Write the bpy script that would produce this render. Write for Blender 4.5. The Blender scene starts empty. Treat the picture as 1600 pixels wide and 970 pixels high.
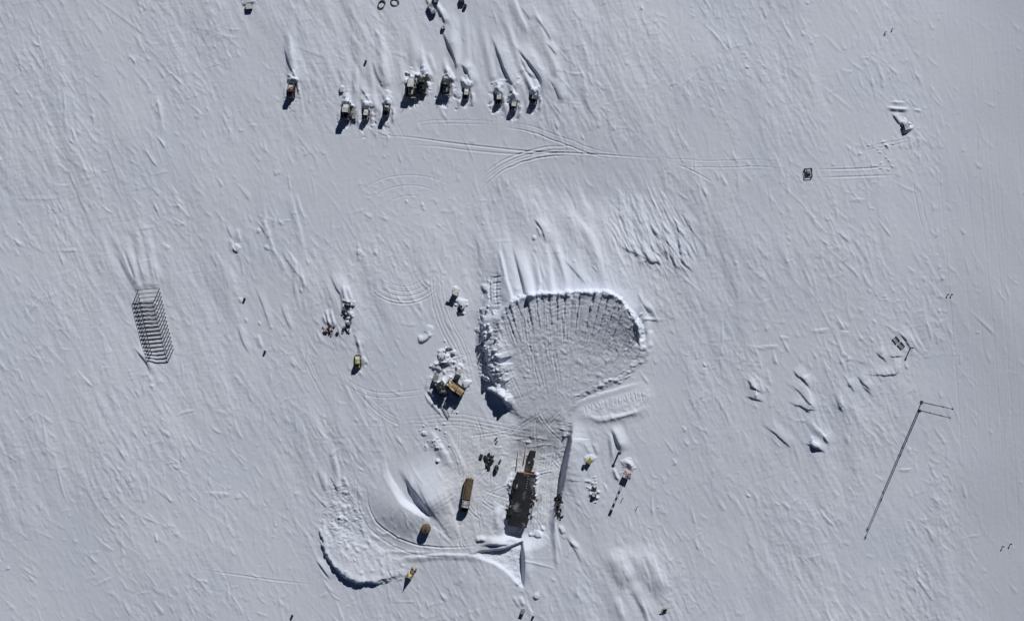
import bpy, bmesh, math, random
import numpy as np
from mathutils import Vector
random.seed(7); rng = np.random.default_rng(11)
C = bpy.context.scene.collection
# ------------------------------------------------------------------ site map
# Survey grid of the camp: 5 map units = 1 m, east to the right, south downwards.
U = 5.0; CAM_H = 365.0
X0, Y0, NX, NY = -70, -70, 1741, 1111
SUN_EL = math.radians(31.0)
SUNX, SUNY = 0.39, -0.92                      # towards the sun, on the map (y down)
H = np.zeros((NY, NX), np.float32)
GX, GY = np.meshgrid(np.arange(NX, dtype=np.float32) + X0, np.arange(NY, dtype=np.float32) + Y0)

def sstep(a, b, x):
    t = np.clip((x - a) / (b - a), 0, 1); return t * t * (3 - 2 * t)

def fftnoise(lx, ly, ang=0.0, seed=0):
    """Gaussian-filtered white noise, unit deviation; lx/ly = correlation lengths, ang = degrees of the ly axis from vertical."""
    r = np.random.default_rng(seed)
    w = r.standard_normal((NY, NX)).astype(np.float32)
    fx = np.fft.rfftfreq(NX)[None, :]; fy = np.fft.fftfreq(NY)[:, None]
    a = math.radians(ang); ca, sa = math.cos(a), math.sin(a)
    u = fx * ca - fy * sa; v = fx * sa + fy * ca
    f = np.exp(-2 * (math.pi ** 2) * ((u * lx) ** 2 + (v * ly) ** 2) * 0.5)
    n = np.fft.irfft2(np.fft.rfft2(w) * f, s=(NY, NX)).astype(np.float32)
    return (n - n.mean()) / n.std()

def smooth_line(pts, step=6.0):
    P = [np.array(p, float) for p in pts]
    if len(P) == 2:
        n = max(2, int(np.hypot(*(P[1] - P[0])) / step) + 1)
        return [P[0] + (P[1] - P[0]) * i / n for i in range(n + 1)]
    Q = [2 * P[0] - P[1]] + P + [2 * P[-1] - P[-2]]
    out = []
    for i in range(1, len(Q) - 2):
        p0, p1, p2, p3 = Q[i - 1:i + 3]
        n = max(2, int(np.hypot(*(p2 - p1)) / step) + 1)
        for k in range(n):
            t = k / n
            out.append(0.5 * ((2 * p1) + (-p0 + p2) * t + (2 * p0 - 5 * p1 + 4 * p2 - p3) * t * t + (-p0 + 3 * p1 - 3 * p2 + p3) * t ** 3))
    out.append(P[-1]); return out

def box_of(pts, pad):
    a = np.array(pts); x0, y0 = a.min(0) - pad; x1, y1 = a.max(0) + pad
    i0 = max(0, int(x0 - X0)); i1 = min(NX, int(x1 - X0) + 2); j0 = max(0, int(y0 - Y0)); j1 = min(NY, int(y1 - Y0) + 2)
    return (slice(j0, j1), slice(i0, i1)) if i1 > i0 and j1 > j0 else None

def line_field(L, pad):
    """distance, signed side (+ = sun side) and position 0..1 along polyline L in its box"""
    sl = box_of(L, pad)
    if sl is None: return None
    x, y = GX[sl], GY[sl]
    seg = [np.hypot(*(L[i + 1] - L[i])) for i in range(len(L) - 1)]; tot = sum(seg) or 1
    best = np.full(x.shape, 1e9, np.float32); side = np.zeros_like(best); tt = np.zeros_like(best); acc = 0
    ch = L[-1] - L[0]; cn = 1.0 if (-ch[1] * SUNX + ch[0] * SUNY) >= 0 else -1.0
    for i in range(len(L) - 1):
        d = L[i + 1] - L[i]; l2 = d @ d + 1e-9
        t = np.clip(((x - L[i][0]) * d[0] + (y - L[i][1]) * d[1]) / l2, 0, 1)
        ex = x - (L[i][0] + t * d[0]); ey = y - (L[i][1] + t * d[1]); dd = np.hypot(ex, ey)
        m = dd < best
        best[m] = dd[m]; side[m] = (cn * np.sign(-d[1] * ex + d[0] * ey))[m]; tt[m] = ((acc + t * seg[i]) / tot)[m]; acc += seg[i]
    return sl, best, side, tt

def taper(t, mode):
    if mode == 'none': return np.ones_like(t)
    if mode == 'start': return sstep(0, 0.75, t)           # thin at the start, full at the end
    if mode == 'end': return sstep(0, 0.75, 1 - t)
    return sstep(0, 0.35, t) * sstep(0, 0.35, 1 - t)

def fold(pts, h, ws, wn, mode='both', wob=0.0):
    """snow ridge along a line: ws = width of the face turned away from the sun, wn = width of the sunlit face (map units)"""
    L = smooth_line(pts)
    if wob:
        L = [p + rng.normal(0, wob, 2) for p in L]
    r = line_field(L, max(ws, wn) + 2)
    if r is None: return
    sl, d, s, t = r
    w = np.where(s >= 0, wn, ws)
    hh = np.interp(t, np.linspace(0, 1, len(h)), h) if isinstance(h, (list, tuple)) else h
    H[sl] += hh * taper(t, mode) * (0.5 + 0.5 * np.cos(np.pi * np.clip(d / w, 0, 1)))

def dark(pts, h=0.4, w=3, back=25, mode='both', wob=0.0): fold(pts, h, w, back, mode, wob)
def bright(pts, h=0.4, w=4, back=22, mode='both', wob=0.0): fold(pts, h, back, w, mode, wob)
def groove(pts, d=0.12, w=2.2, mode='both'):
    fold(pts, d * 0.5, w * 2.4, w * 2.4, mode); fold(pts, -d * 1.5, w, w, mode)
def offset(pts, o):
    L = smooth_line(pts, 12); out = []
    for i, p in enumerate(L):
        d = L[min(i + 1, len(L) - 1)] - L[max(i - 1, 0)]; d = d / (np.hypot(*d) + 1e-9)
        out.append((p[0] - d[1] * o, p[1] + d[0] * o))
    return out
def tracks(pts, offs, d=0.12, w=2.0, mode='both'):
    for o in offs:
        q = offset(pts, o + random.uniform(-1.2, 1.2)); n = len(q)
        if n > 8: q = q[int(n * random.uniform(0, .14)):n - int(n * random.uniform(0, .14))]
        groove([(a + random.gauss(0, .35), c_ + random.gauss(0, .35)) for a, c_ in q], d * random.uniform(0.45, 1.1), w, mode)
def bump(x, y, rx, ry, h, rot=0, p=2.0):
    sl = box_of([(x, y)], max(rx, ry) * 1.6 + 2)
    if sl is None: return
    a = math.radians(rot); dx, dy = GX[sl] - x, GY[sl] - y
    u = (dx * math.cos(a) + dy * math.sin(a)) / rx; v = (-dx * math.sin(a) + dy * math.cos(a)) / ry
    r = np.sqrt(u * u + v * v) * (1 + 0.22 * n_mid[sl] + 0.10 * n_fine[sl])
    H[sl] += h * (1 - sstep(0, 1, np.clip(r, 0, 1) ** p))
def poly_sd(poly, pad=60):
    """signed distance to a polygon (positive inside) in its padded box"""
    L = [np.array(p, float) for p in poly]; sl = box_of(L, pad); x, y = GX[sl], GY[sl]
    best = np.full(x.shape, 1e9, np.float32); ins = np.zeros(x.shape, bool)
    for i in range(len(L)):
        a, b = L[i], L[(i + 1) % len(L)]; d = b - a
        t = np.clip(((x - a[0]) * d[0] + (y - a[1]) * d[1]) / (d @ d + 1e-9), 0, 1)
        best = np.minimum(best, np.hypot(x - a[0] - t * d[0], y - a[1] - t * d[1]))
        if a[1] != b[1]:
            c = ((a[1] > y) != (b[1] > y)) & (x < (b[0] - a[0]) * (y - a[1]) / (b[1] - a[1]) + a[0]); ins ^= c
    return sl, np.where(ins, best, -best)
def closed(poly, step=8): return smooth_line(list(poly) + [poly[0]], step)[:-1]
def blob_mask(poly, soft):
    m = np.zeros_like(H); sl, d = poly_sd(closed(poly), soft + 4); m[sl] = sstep(-soft, soft, d); return m

# ------------------------------------------------------------------ masks
RUB = 0.6 * np.abs(fftnoise(2.6, 2.0, 40, 71)) + 0.35 * np.abs(fftnoise(1.4, 1.4, 0, 72)) + 0.5 * np.abs(fftnoise(5, 3.5, -30, 73)) - 1.0
n_fine = fftnoise(2.0, 2.0, 0, 3); n_mid = fftnoise(5, 5, 0, 4); n_big = fftnoise(60, 60, 0, 5); n_huge = fftnoise(170, 170, 0, 6)
runway = sstep(1440, 1530, GX + (GY - 485) * -0.10 + 6 * n_big)            # smoothed skiway along the east side
yard = np.clip(blob_mask([(560, 215), (760, 190), (880, 215), (1000, 235), (990, 262), (850, 265), (760, 300), (735, 420), (745, 560), (740, 640), (890, 650), (880, 800), (840, 800), (790, 680), (690, 655), (690, 520), (670, 400), (560, 330), (470, 290)], 26), 0, 1)
fan_poly = [(782, 500), (800, 471), (830, 463), (870, 458), (920, 456), (955, 461), (975, 480), (992, 505), (998, 540), (990, 572), (962, 592), (930, 605), (903, 622), (890, 645), (872, 662), (835, 658), (806, 642), (790, 600), (780, 550)]
lane_poly = [(872, 640), (905, 620), (950, 603), (1010, 588), (1060, 580), (1060, 600), (1010, 606), (950, 622), (912, 640), (893, 660), (872, 665)]
fan_m = blob_mask(fan_poly, 5); lane_m = blob_mask(lane_poly, 5)
pit_poly = [(806, 655), (850, 640), (896, 640), (893, 665), (888, 700), (881, 735), (876, 765), (868, 800), (856, 838), (822, 848), (800, 846), (785, 836), (782, 795), (790, 750), (798, 705)]
work_m = np.clip(blob_mask([(700, 655), (760, 660), (890, 655), (886, 740), (872, 800), (850, 850), (780, 850), (700, 850), (690, 760), (705, 700)], 18), 0, 1)
calm = np.clip(1 - np.maximum.reduce([0.86 * runway, 0.55 * yard, fan_m, lane_m, 0.45 * work_m]), 0, 1)

# ------------------------------------------------------------------ wind-carved snow
H += 0.9 * n_huge * 0.6 + 0.10 * n_big
H += calm * (0.55 + 0.5 * n_big.clip(-1, 1) * 0.6) * (0.026 * fftnoise(2.6, 11, 27, 21) + 0.022 * fftnoise(2.2, 7, 14, 22) + 0.020 * fftnoise(8, 26, 30, 23) + 0.013 * fftnoise(2.0, 4.0, 30, 28) * sstep(-.4, 1, fftnoise(30, 45, 20, 29)) + 0.010 * fftnoise(5, 1.8, 10, 24))
H += (0.15 + 0.85 * calm) * (0.045 * fftnoise(12, 70, 11, 26) + 0.022 * fftnoise(6, 30, 24, 27) + 0.07 * fftnoise(22, 60, 18, 30)) * (0.8 + 0.5 * n_big)
H += (0.004 + 0.004 * runway) * fftnoise(1.6, 16, 3, 25) * 0.9 + 0.004 * n_fine
clump = sstep(-0.5, 1.5, fftnoise(26, 42, 25, 31))
side_bump = sstep(-0.3, 1.2, fftnoise(40, 40, 0, 32))
def heading(x, y):
    a = 26.0
    a += 7 * max(0, min(1, (450 - x) / 400.)) * (0.3 + y / 970.)
    a -= 12 * math.exp(-((x - 700) / 260.) ** 2 - ((y - 60) / 260.) ** 2)
    a -= 8 * math.exp(-((x - 900) / 200.) ** 2 - ((y - 330) / 150.) ** 2)
    return a
def streak(x, y, ang, ln, ws, wn, h, bow):
    a = math.radians(ang); dx, dy = math.sin(a), math.cos(a)
    sl = box_of([(x, y)], ln * 0.55 + max(ws, wn) + 2)
    if sl is None: return
    px, py = GX[sl] - x, GY[sl] - y
    t = px * dx + py * dy; n = px * dy - py * dx
    u = t / (ln * 0.5); n = n - bow * (u * u)
    s = 1.0 if (dy * SUNX - dx * SUNY) >= 0 else -1.0
    w = np.where(n * s >= 0, wn, ws)
    e = np.where(u < 0.5, (u + 1) / 1.5, (1 - u) / 0.5); e = np.clip(e, 0, 1); e = e * e * (3 - 2 * e)
    H[sl] += h * e * (0.5 + 0.5 * np.cos(np.pi * np.clip(np.abs(n) / (w * (0.45 + 0.55 * e)), 0, 1)))
def scatter(n, x0, x1, y0, y1, hmul=1.0, lmul=1.0, spread=15, rule=True):
    k = 0
    while k < n:
        x, y = random.uniform(x0, x1), random.uniform(y0, y1)
        i, j = min(NX - 1, max(0, int(x - X0))), min(NY - 1, max(0, int(y - Y0)))
        k += 1
        if rule and random.random() > (0.18 + 0.82 * clump[j, i]) * calm[j, i]: continue
        ang = heading(x, y) + random.gauss(0, spread)
        if random.random() < 0.07: ang += random.choice((55, 70, -60))
        ln = lmul * random.lognormvariate(math.log(25), 0.55)
        h = hmul * random.lognormvariate(math.log(0.031), 0.66)
        sharp, soft = random.uniform(1.3, 2.6), random.uniform(3.5, 9)
        if random.random() < 0.5: streak(x, y, ang, ln, sharp, soft, h, random.gauss(0, 2.2))
        else: streak(x, y, ang, ln, soft, sharp, h, random.gauss(0, 2.2))
scatter(38000, -60, 1660, -60, 1030)
rough = blob_mask([(965, 300), (1035, 300), (1072, 350), (1076, 412), (1020, 412), (985, 395), (950, 370)], 14)
for k in range(620):
    px, py = random.uniform(950, 1080), random.uniform(295, 420)
    if random.random() < rough[int(py - Y0), int(px - X0)] * (0.25 + 0.75 * sstep(300, 390, py)): streak(px, py, random.gauss(27, 9), random.lognormvariate(math.log(46), .45), random.uniform(1.2, 2.2), random.uniform(3, 7), random.lognormvariate(math.log(0.08), .45), random.gauss(0, 2.5))
scatter(350, 1160, 1330, 540, 690, 1.1, 1.0, 12)
scatter(260, 1320, 1440, 215, 275, 1.1, 0.8, 30)
scatter(300, 560, 720, 240, 420, 0.9, 0.7, 40, False)
scatter(420, 480, 660, 660, 900, 1.2, 1.0, 12)

# ------------------------------------------------------------------ the pushed-up snow heap (fan)
blobt = blob_mask(fan_poly, 3)
sl, sd = poly_sd(closed(fan_poly), 230)
x, y = GX[sl], GY[sl]; ax, ay = 872.0, 735.0
r = np.hypot(x - ax, y - ay); th = np.arctan2(x - ax, ay - y)
top = 7.4 * np.clip((662 - y - 0.60 * np.clip(x - 872, 0, 200) * sstep(470, 560, y)) / 205, 0, 1.05) ** 1.05
r1 = np.random.default_rng(5)
def noise1(v, n, seed):
    q = np.random.default_rng(seed).uniform(-1, 1, n); return np.interp(v, np.linspace(-1.2, 1.4, n), q)
saw = ((th * 22.0 + 0.5 * noise1(th, 40, 8) + 0.05 * n_mid[sl]) % 1.0); fur = (1 - saw) ** 1.4 * (0.75 + 0.4 * noise1(th, 60, 14)) - 0.5 + 0.25 * noise1(th, 180, 9)
fur_a = sstep(120, 225, r) * sstep(0.75, 0.45, th - 0.1) * (0.65 + 0.35 * n_big[sl])
rib = np.sin((r + 1.2 * n_mid[sl] + 9 * noise1(th, 26, 12)) * 2 * np.pi / 6.5) * sstep(-0.6, 1.0, fftnoise(14, 14, 0, 41)[sl])
surf = top + 0.75 * fur_a * fur + 0.05 * rib * (0.12 + 0.88 * fur_a)
low = sstep(640, 520, y); surf += 0.02 * n_mid[sl] + (0.012 + 0.02 * low) * n_fine[sl]
rimn = 1.1 * n_mid[sl] + 1.0 * n_fine[sl] + 2.0 * fftnoise(16, 16, 0, 45)[sl]
surf += (0.22 + 0.22 * n_mid[sl] + 0.22 * fftnoise(11, 11, 0, 46)[sl]) * np.exp(-((sd - 3 + rimn) / 4.0) ** 2) * (sstep(600, 540, y) * sstep(770, 800, x))
# drift banked up against its north side; falls away steeply on the others
out = np.clip(-(sd + rimn * 0.6), 0, 400); out0 = np.clip(-sd, 0, 400)
nside = sstep(520, 478, y) * sstep(725, 810, x + 0.12 * (y - 455)) * sstep(1075, 960, x + (y - 455) * 0.25)
drift = (4.5 - 0.9 * sstep(900, 1000, x)) * np.clip(1 - out0 / (150 + 22 * n_big[sl]), 0, 1) ** 1.5 * nside
wm = sstep(815, 785, x) * sstep(610, 585, y) * sstep(468, 505, y); steep = top * np.clip(1 - np.where(wm > 0, out0, out) / (10.0 + 2 * sstep(560, 470, y) * (1 - wm) + 27 * wm), 0, 1) ** (1.3 - 0.3 * wm); surf = surf - 0.15 * wm
se = sstep(880, 930, x) * sstep(560, 590, y); m_in = sstep(-2.5 - 9 * se, 2.5 + 7 * se, sd + rimn * 0.5); steep = steep * (1 - se)
H[sl] += np.maximum(np.maximum(drift, steep) * (1 - m_in), 0) + surf * m_in
# blade and track marks left by the tractors that pushed the snow up the heap
for k in range(95):
    a_ = random.uniform(-0.62, 0.62); q = random.uniform(0.25, 1.0); r_in = random.uniform(185, 250) if k % 4 else random.uniform(95, 150); r_out = min(285, r_in + random.uniform(25, 100))
    w_ = random.gauss(0, .05); pts = [(ax + rr * math.sin(a_ + w_ * (rr - 150) / 100.), ay - rr * math.cos(a_ + w_ * (rr - 150) / 100.)) for rr in np.linspace(r_in, r_out, 6)]
    if not all(blobt[int(p[1] - Y0), int(p[0] - X0)] > .9 for p in pts): continue
    o_ = random.choice((0, 5, 6))
    for e_ in ((-o_ / 2., o_ / 2.) if o_ else (0,)): groove(offset(pts, e_), random.uniform(.04, .11) if k % 4 == 0 else random.uniform(.06, .18), random.uniform(1.3, 2.2))
for k in range(150):
    p = (random.uniform(800, 990), random.uniform(490, 640)); a_ = random.gauss(.1, .7); l_ = random.uniform(8, 34)
    if blobt[int(p[1] - Y0), int(p[0] - X0)] > .9: streak(p[0], p[1], math.degrees(a_), l_, random.uniform(1.2, 2.4), random.uniform(3, 7), random.uniform(.03, .13), random.gauss(0, 2))
# east shoulder
fold([(1000, 480), (1010, 510), (1012, 545), (1000, 575)], [0.9, 1.1, 0.9, 0.5], 10, 9, 'both', 1.2)
for k in range(8):                                                      # crumbled lumps along the rim
    q = random.choice([(800, 471), (830, 463), (870, 458), (920, 456), (955, 461), (975, 480), (992, 505), (998, 540), (990, 572)])
    bump(q[0] + random.gauss(0, 14), q[1] + random.gauss(0, 5), random.uniform(1.5, 4), random.uniform(1.5, 4), random.uniform(0.15, 0.55), random.uniform(0, 90))
# rubble bank on the west side
wl = [(768, 428), (761, 455), (757, 490), (757, 520), (762, 550), (768, 580), (780, 605), (797, 632)]
fold(wl, [0.4, 0.7, 0.8, 1.0, 1.6, 2.3, 2.6, 2.0], 6, 40, 'both', 1.8)
bank = blob_mask([(752, 425), (790, 430), (795, 480), (785, 540), (800, 600), (804, 642), (785, 640), (758, 610), (745, 575), (747, 520), (750, 470)], 8)
H += bank * RUB * (0.06 + 0.13 * sstep(440, 580, GY) * sstep(625, 600, GY))
rim_m = np.zeros_like(H); _sl, _d = poly_sd(closed(fan_poly), 40); rim_m[_sl] = np.exp(-((_d + 1) / 9.0) ** 2) * sstep(640, 580, GY[_sl]); pass
for k in range(30):
    t = random.random() * 0.85; q = smooth_line(wl, 10); p = q[int(t * (len(q) - 1))]
    s = random.lognormvariate(math.log(2.6), 0.4); bx = p[0] + random.gauss(3, 9)
    bump(bx, p[1] + random.gauss(0, 6), s * random.uniform(0.8, 1.5), s, random.uniform(0.2, 0.6) * (0.5 + t * 0.8), random.uniform(0, 90), 2.5)
for k in range(34): bump(752 + 24 * random.random() ** 2 + 10 * (k / 34.) ** 2, 470 + 140 * random.random(), random.uniform(1.6, 3.6), random.uniform(1.6, 3.2), random.uniform(.4, .9), random.uniform(0, 90), 3)
fold([(752, 606), (764, 606), (777, 613), (789, 624), (798, 642)], [1.8, 3.0, 3.6, 3.4, 2.6], 4.5, 14, 'both', 0.4)
for k in range(9): bump(random.gauss(786, 6), random.gauss(622, 9), random.uniform(2, 5), random.uniform(2, 4), random.uniform(0.2, 0.7), random.uniform(0, 90), 2.5)
for yy in (432, 441, 452, 463, 474): groove([(768, yy + 3), (785, yy)], 0.22, 2.6)
for xx in (768, 778): groove([(xx, 425), (xx - 3, 450), (xx - 1, 480)], 0.25, 2.6)
# low heap south of the lane
sl, sd = poly_sd(closed([(903, 640), (940, 624), (980, 613), (1014, 606), (1016, 636), (990, 655), (940, 662), (910, 655)]), 30)
H[sl] += sstep(-8, 10, sd) * (0.26 + 0.04 * n_mid[sl] + 0.05 * RUB[sl])
for k in range(18): groove([(912 + 5.2 * k + random.gauss(0, 1), 633 - 1.5 * k), (915 + 5.2 * k + random.gauss(0, 3), 645 - 1.1 * k + random.gauss(0, 3))], random.uniform(.06, .2), 1.8)
for o in (0, 6, 12, 18): bright([(915, 647 - o * .3), (935, 651 + o * .35), (975, 650 + o * .2 - 4), (1012, 632 + o * .4)], 0.16, 3, 6)
bright([(880, 648), (910, 626), (960, 610), (1018, 595)], 0.28, 4, 10, 'both', 0.6)
bright([(893, 620), (930, 606), (965, 592), (994, 575)], 0.22, 3.0, 9, 'both', 1.0); bright([(905, 612), (940, 598), (975, 588)], 0.15, 2.5, 6, 'both', 1.0)
for k in range(40): bump(random.uniform(905, 995), 0, 2, 2, 0)           # (keeps the seed sequence stable)
for k in range(60):
    t = random.random(); bump(905 + 88 * t + random.gauss(0, 3), 617 - 38 * t + random.gauss(0, 4), random.uniform(3, 6), random.uniform(1.5, 2.5), random.uniform(0.05, 0.2), -20)

# ------------------------------------------------------------------ sunken work yard
sl, sd = poly_sd(closed(pit_poly), 40)
x, y = GX[sl], GY[sl]
depth = 3.0 * sstep(646, 725, y) * (1 - 0.55 * sstep(770, 860, y) * sstep(815, 865, x))
edge_e = sstep(845, 872, x)                                               # sheer cut on the east, soft bank on the west
soft = 14 - 9.5 * edge_e
m = sstep(-1, 1, sd / soft)
H[sl] -= depth * m
H[sl] += m * (0.022 * fftnoise(1.8, 18, -6, 61)[sl] + 0.03 * fftnoise(6, 4, 4, 62)[sl])
fold([(896, 655), (893, 690), (887, 720), (882, 755), (877, 785)], [1.2, 1.9, 1.7, 0.9, 0.2], 4, 34, 'both', 0.6)
for k in range(14): bump(random.gauss(880, 5), 668 + random.gauss(0, 6), 6, 1.6, 0.10, random.gauss(10, 6))
bright([(868, 745), (868, 780), (866, 815), (872, 850), (880, 880)], 0.55, 4, 10)
bright([(781, 785), (780, 815), (783, 840)], 1.3, 9, 12, 'both', .8)
bright([(786, 846), (800, 842), (812, 846)], 0.7, 5, 6, 'both', 0.6)
bump(842, 836, 9, 6, 0.8); bump(848, 828, 4, 3, 0.4)
# ridge that throws the long shadow just south of the dark shed, and the hollow below it
dark([(748, 851), (768, 848), (790, 849), (812, 846)], [0.5, 1.1, 0.6, 0.3], 4.5, 14, 'both')
dark([(742, 846), (752, 842), (760, 845)], 0.7, 3, 8)
sl, sd = poly_sd([(732, 866), (750, 861), (785, 858), (816, 848), (818, 917), (811, 915), (800, 901), (788, 889), (772, 879), (752, 872)], 20)
x, y = GX[sl], GY[sl]; p_ = np.clip(((x - 743) * 0.61 - (y - 870) * 0.79 + 3 + 1.5 * n_mid[sl]) / U, 0, 20)
H[sl] -= 2.3 * (1 - np.exp(-(0.50 * p_ / 2.3) ** 1.3)) * sstep(-2, 3, sd) - 0.05 * n_fine[sl] * sstep(-2, 4, sd) * sstep(830, 810, x)
dark([(818, 842), (820, 862), (821, 890), (818, 916)], [0.6, 0.8, 0.7, 0.3], 3, 14)
bright([(806, 903), (811, 916)], 0.5, 5, 4)

# ------------------------------------------------------------------ vehicle tracks
T1 = [(552, 212), (600, 213), (640, 215), (700, 223), (760, 230), (830, 237), (915, 241), (1000, 247), (1042, 252), (1068, 262)]
groove(T1, 0.17, 2.0); groove([(620, 227), (680, 229), (740, 236), (800, 241), (850, 240), (920, 235)], 0.10, 2.2)
T2 = [(734, 308), (748, 290), (765, 273), (790, 256), (825, 243), (865, 236), (925, 236)]
tracks(T2, (-6, -1, 4, 9), 0.20, 2.0)
T3 = [(780, 193), (825, 200), (860, 212), (895, 225), (930, 238), (980, 247)]
tracks(T3, (-3, 5), 0.16, 1.8)
tracks([(620, 208), (650, 193), (690, 189), (740, 189), (800, 193)], (0, 5), 0.07, 1.8)
tracks([(635, 225), (618, 190), (613, 165)], (0,), 0.06, 2); groove([(690, 190), (700, 170)], 0.08, 1.8)
tracks([(1000, 246), (1100, 253), (1180, 252), (1255, 256)], (0, 9), 0.07, 1.8)
groove([(1050, 254), (1085, 270), (1120, 290)], 0.10, 2)
groove([(1268, 266), (1330, 265), (1400, 261)], 0.15, 2.0); groove([(1270, 279), (1330, 277), (1410, 274)], 0.12, 2.0)
tracks([(1340, 233), (1375, 225), (1440, 212)], (0, 6), 0.10, 1.8)
tracks([(1428, 255), (1436, 300), (1446, 345), (1458, 385)], (0, 7), 0.10, 1.9)
for rr, dd in ((58, .12), (63, .1), (51, .1), (44, .07), (36, .06)):
    groove([(632 + rr * 1.1 * math.cos(a), 412 + rr * math.sin(a)) for a in np.linspace(0.25, 2.7, 12)], dd, 1.8)
for rr in (30, 50, 70): groove([(640 + rr * 1.3 * math.cos(a), 330 + rr * 0.8 * math.sin(a)) for a in np.linspace(random.uniform(2.6, 3.4), random.uniform(5, 6), 12)], 0.06, 1.8)
LN = [(690, 385), (684, 425), (688, 465), (700, 505), (722, 550), (735, 600), (745, 650)]
tracks(LN, (-8, -3, 3, 9, 14), 0.10, 1.8)
tracks([(600, 668), (625, 657), (660, 655), (720, 652), (800, 668), (880, 680)], (-6, 0, 6, 12), 0.09, 1.8)
A5 = [(574, 700), (570, 770), (580, 808), (610, 836), (655, 854), (720, 857), (770, 853)]
tracks(A5, (-2,), 0.22, 2.2); tracks(A5, (12,), 0.10, 2.2)
tracks([(470, 520), (485, 560), (505, 600), (530, 640)], (0, 5, 10), 0.09, 2)
tracks([(560, 600), (600, 640), (640, 660)], (0, 9), 0.08, 2)
tracks([(520, 580), (580, 610), (640, 610), (690, 600)], (0, 8), 0.06, 2)
tracks([(816, 690), (812, 735)], (-4, 4), 0.1, 1.8); tracks([(868, 668), (858, 720), (850, 780), (848, 830)], (-9, -3, 4, 10), 0.10, 1.8)
tracks([(1520, -40), (1545, 300), (1575, 640), (1600, 1010)], (-52, -17, -6, 12, 31, 48, 77), 0.045, 2.4)
groove([(300, 885), (335, 893), (370, 898), (430, 907), (500, 915)], 0.10, 1.8)

# ------------------------------------------------------------------ drift tails (lee of each object) and scour edges
# row of vehicles
bright([(447, 40), (455, 75), (458, 105)], 0.35, 5, 12); dark([(442, 65), (453, 100), (463, 122), (468, 148)], 0.55, 3, 26)
bright([(555, 95), (557, 130), (556, 168)], 0.40, 6, 9); bright([(566, 150), (573, 172)], 0.45, 4, 6); dark([(562, 135), (574, 152), (588, 175)], 0.35, 2.5, 14)
bright([(600, 140), (607, 165), (611, 186)], 0.55, 4, 7); dark([(583, 90), (590, 115), (602, 140)], 0.40, 5, 22); _q = box_of([(600, 100)], 70); H[_q] += 0.5 * np.exp(-((GX[_q] - 600 - 0.15 * (GY[_q] - 100)) / 10) ** 2 - ((GY[_q] - 100) / 24) ** 2)
bright([(655, 60), (660, 92), (671, 118)], 0.9, 7, 12, 'start'); bright([(670, 80), (681, 118)], 0.35, 5, 10)
bright([(694, 88), (698, 108), (708, 124)], 0.8, 6, 8, 'start')
dark([(688, 38), (700, 66), (709, 86), (714, 104), (713, 132)], 0.75, 3.6, 24)
dark([(719, 98), (731, 113), (741, 138)], 0.75, 3, 16); bright([(721, 120), (729, 138)], 0.5, 4, 6)
bright([(773, 126), (779, 145)], 0.6, 6, 6, 'start')
dark([(768, 52), (780, 84), (789, 108), (798, 126), (808, 142), (814, 162)], 1.0, 4.6, 26)
bright([(792, 120), (800, 140), (806, 158)], 0.8, 5, 7, 'start')
bright([(812, 98), (822, 120), (834, 146)], 1.0, 6, 8, 'start'); dark([(812, 85), (818, 100), (826, 115), (839, 124)], 0.55, 3, 8)
dark([(803, 68), (821, 91), (836, 110), (846, 126), (849, 152)], 0.9, 4.2, 26)
bright([(797, -20), (808, 15), (820, 42), (828, 62)], 0.45, 5, 14); dark([(813, 8), (832, 36)], 0.25, 3, 14)
dark([(834, 22), (850, 44), (866, 70)], 0.35, 3, 16); dark([(853, 66), (872, 90)], 0.35, 2.5, 12); dark([(855, 120), (868, 140), (877, 164)], 0.3, 2.2, 14)
dark([(664, -10), (672, 8), (684, 22)], 0.6, 5, 14); bright([(672, -15), (684, 10), (694, 24)], 0.6, 5, 6)
dark([(683, 14), (692, 26), (697, 40)], 0.6, 2.5, 12)
bright([(712, 20), (713, 50), (712, 90)], 0.35, 10, 22); bright([(735, 30), (738, 70), (740, 110)], 0.2, 9, 22)
bump(390, 2, 12, 9, 0.6); bump(534, 137, 4, 4, 0.5)
for (px, py) in ((457, 141), (541, 178), (572, 180), (606, 175), (643, 141), (660, 133), (698, 136), (729, 149), (779, 157), (803, 167), (835, 157)):
    bump(px, py + 4, 11, 19, -0.35, 8, 3.0)
    fold([(px + 8, py - 8), (px + 10, py + 6), (px + 7, py + 20)], 0.45, 5, 4)
    fold([(px - 9, py - 10), (px - 11, py + 6), (px - 10, py + 22)], 0.3, 5, 5)
    bump(px + 1, py - 14, 8, 8, 1.1, 0, 2.0); bump(px + 2, py - 22, 6, 12, 0.5, -8, 1.6)
for pts, h in (([(700, -10), (706, 40), (712, 100)], .3), ([(722, 0), (728, 50), (732, 105)], .3), ([(745, 10), (757, 60), (770, 120)], .35), ([(780, 0), (796, 50), (815, 110)], .35),
               ([(640, 20), (646, 70), (652, 120)], .3), ([(620, 40), (625, 90), (632, 130)], .25), ([(590, 20), (596, 70), (604, 130)], .3), ([(560, 30), (562, 80), (566, 140)], .25), ([(825, -10), (845, 50), (868, 110)], .3),
               ([(452, -10), (454, 40), (457, 120)], .3), ([(540, 60), (541, 110), (543, 160)], .3), ([(575, 60), (580, 120), (588, 170)], .25), ([(850, 30), (866, 90), (880, 150)], .25)):
    fold(pts, h * random.uniform(.7, 1.5), random.uniform(8, 15), random.uniform(7, 11), 'start')
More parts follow.
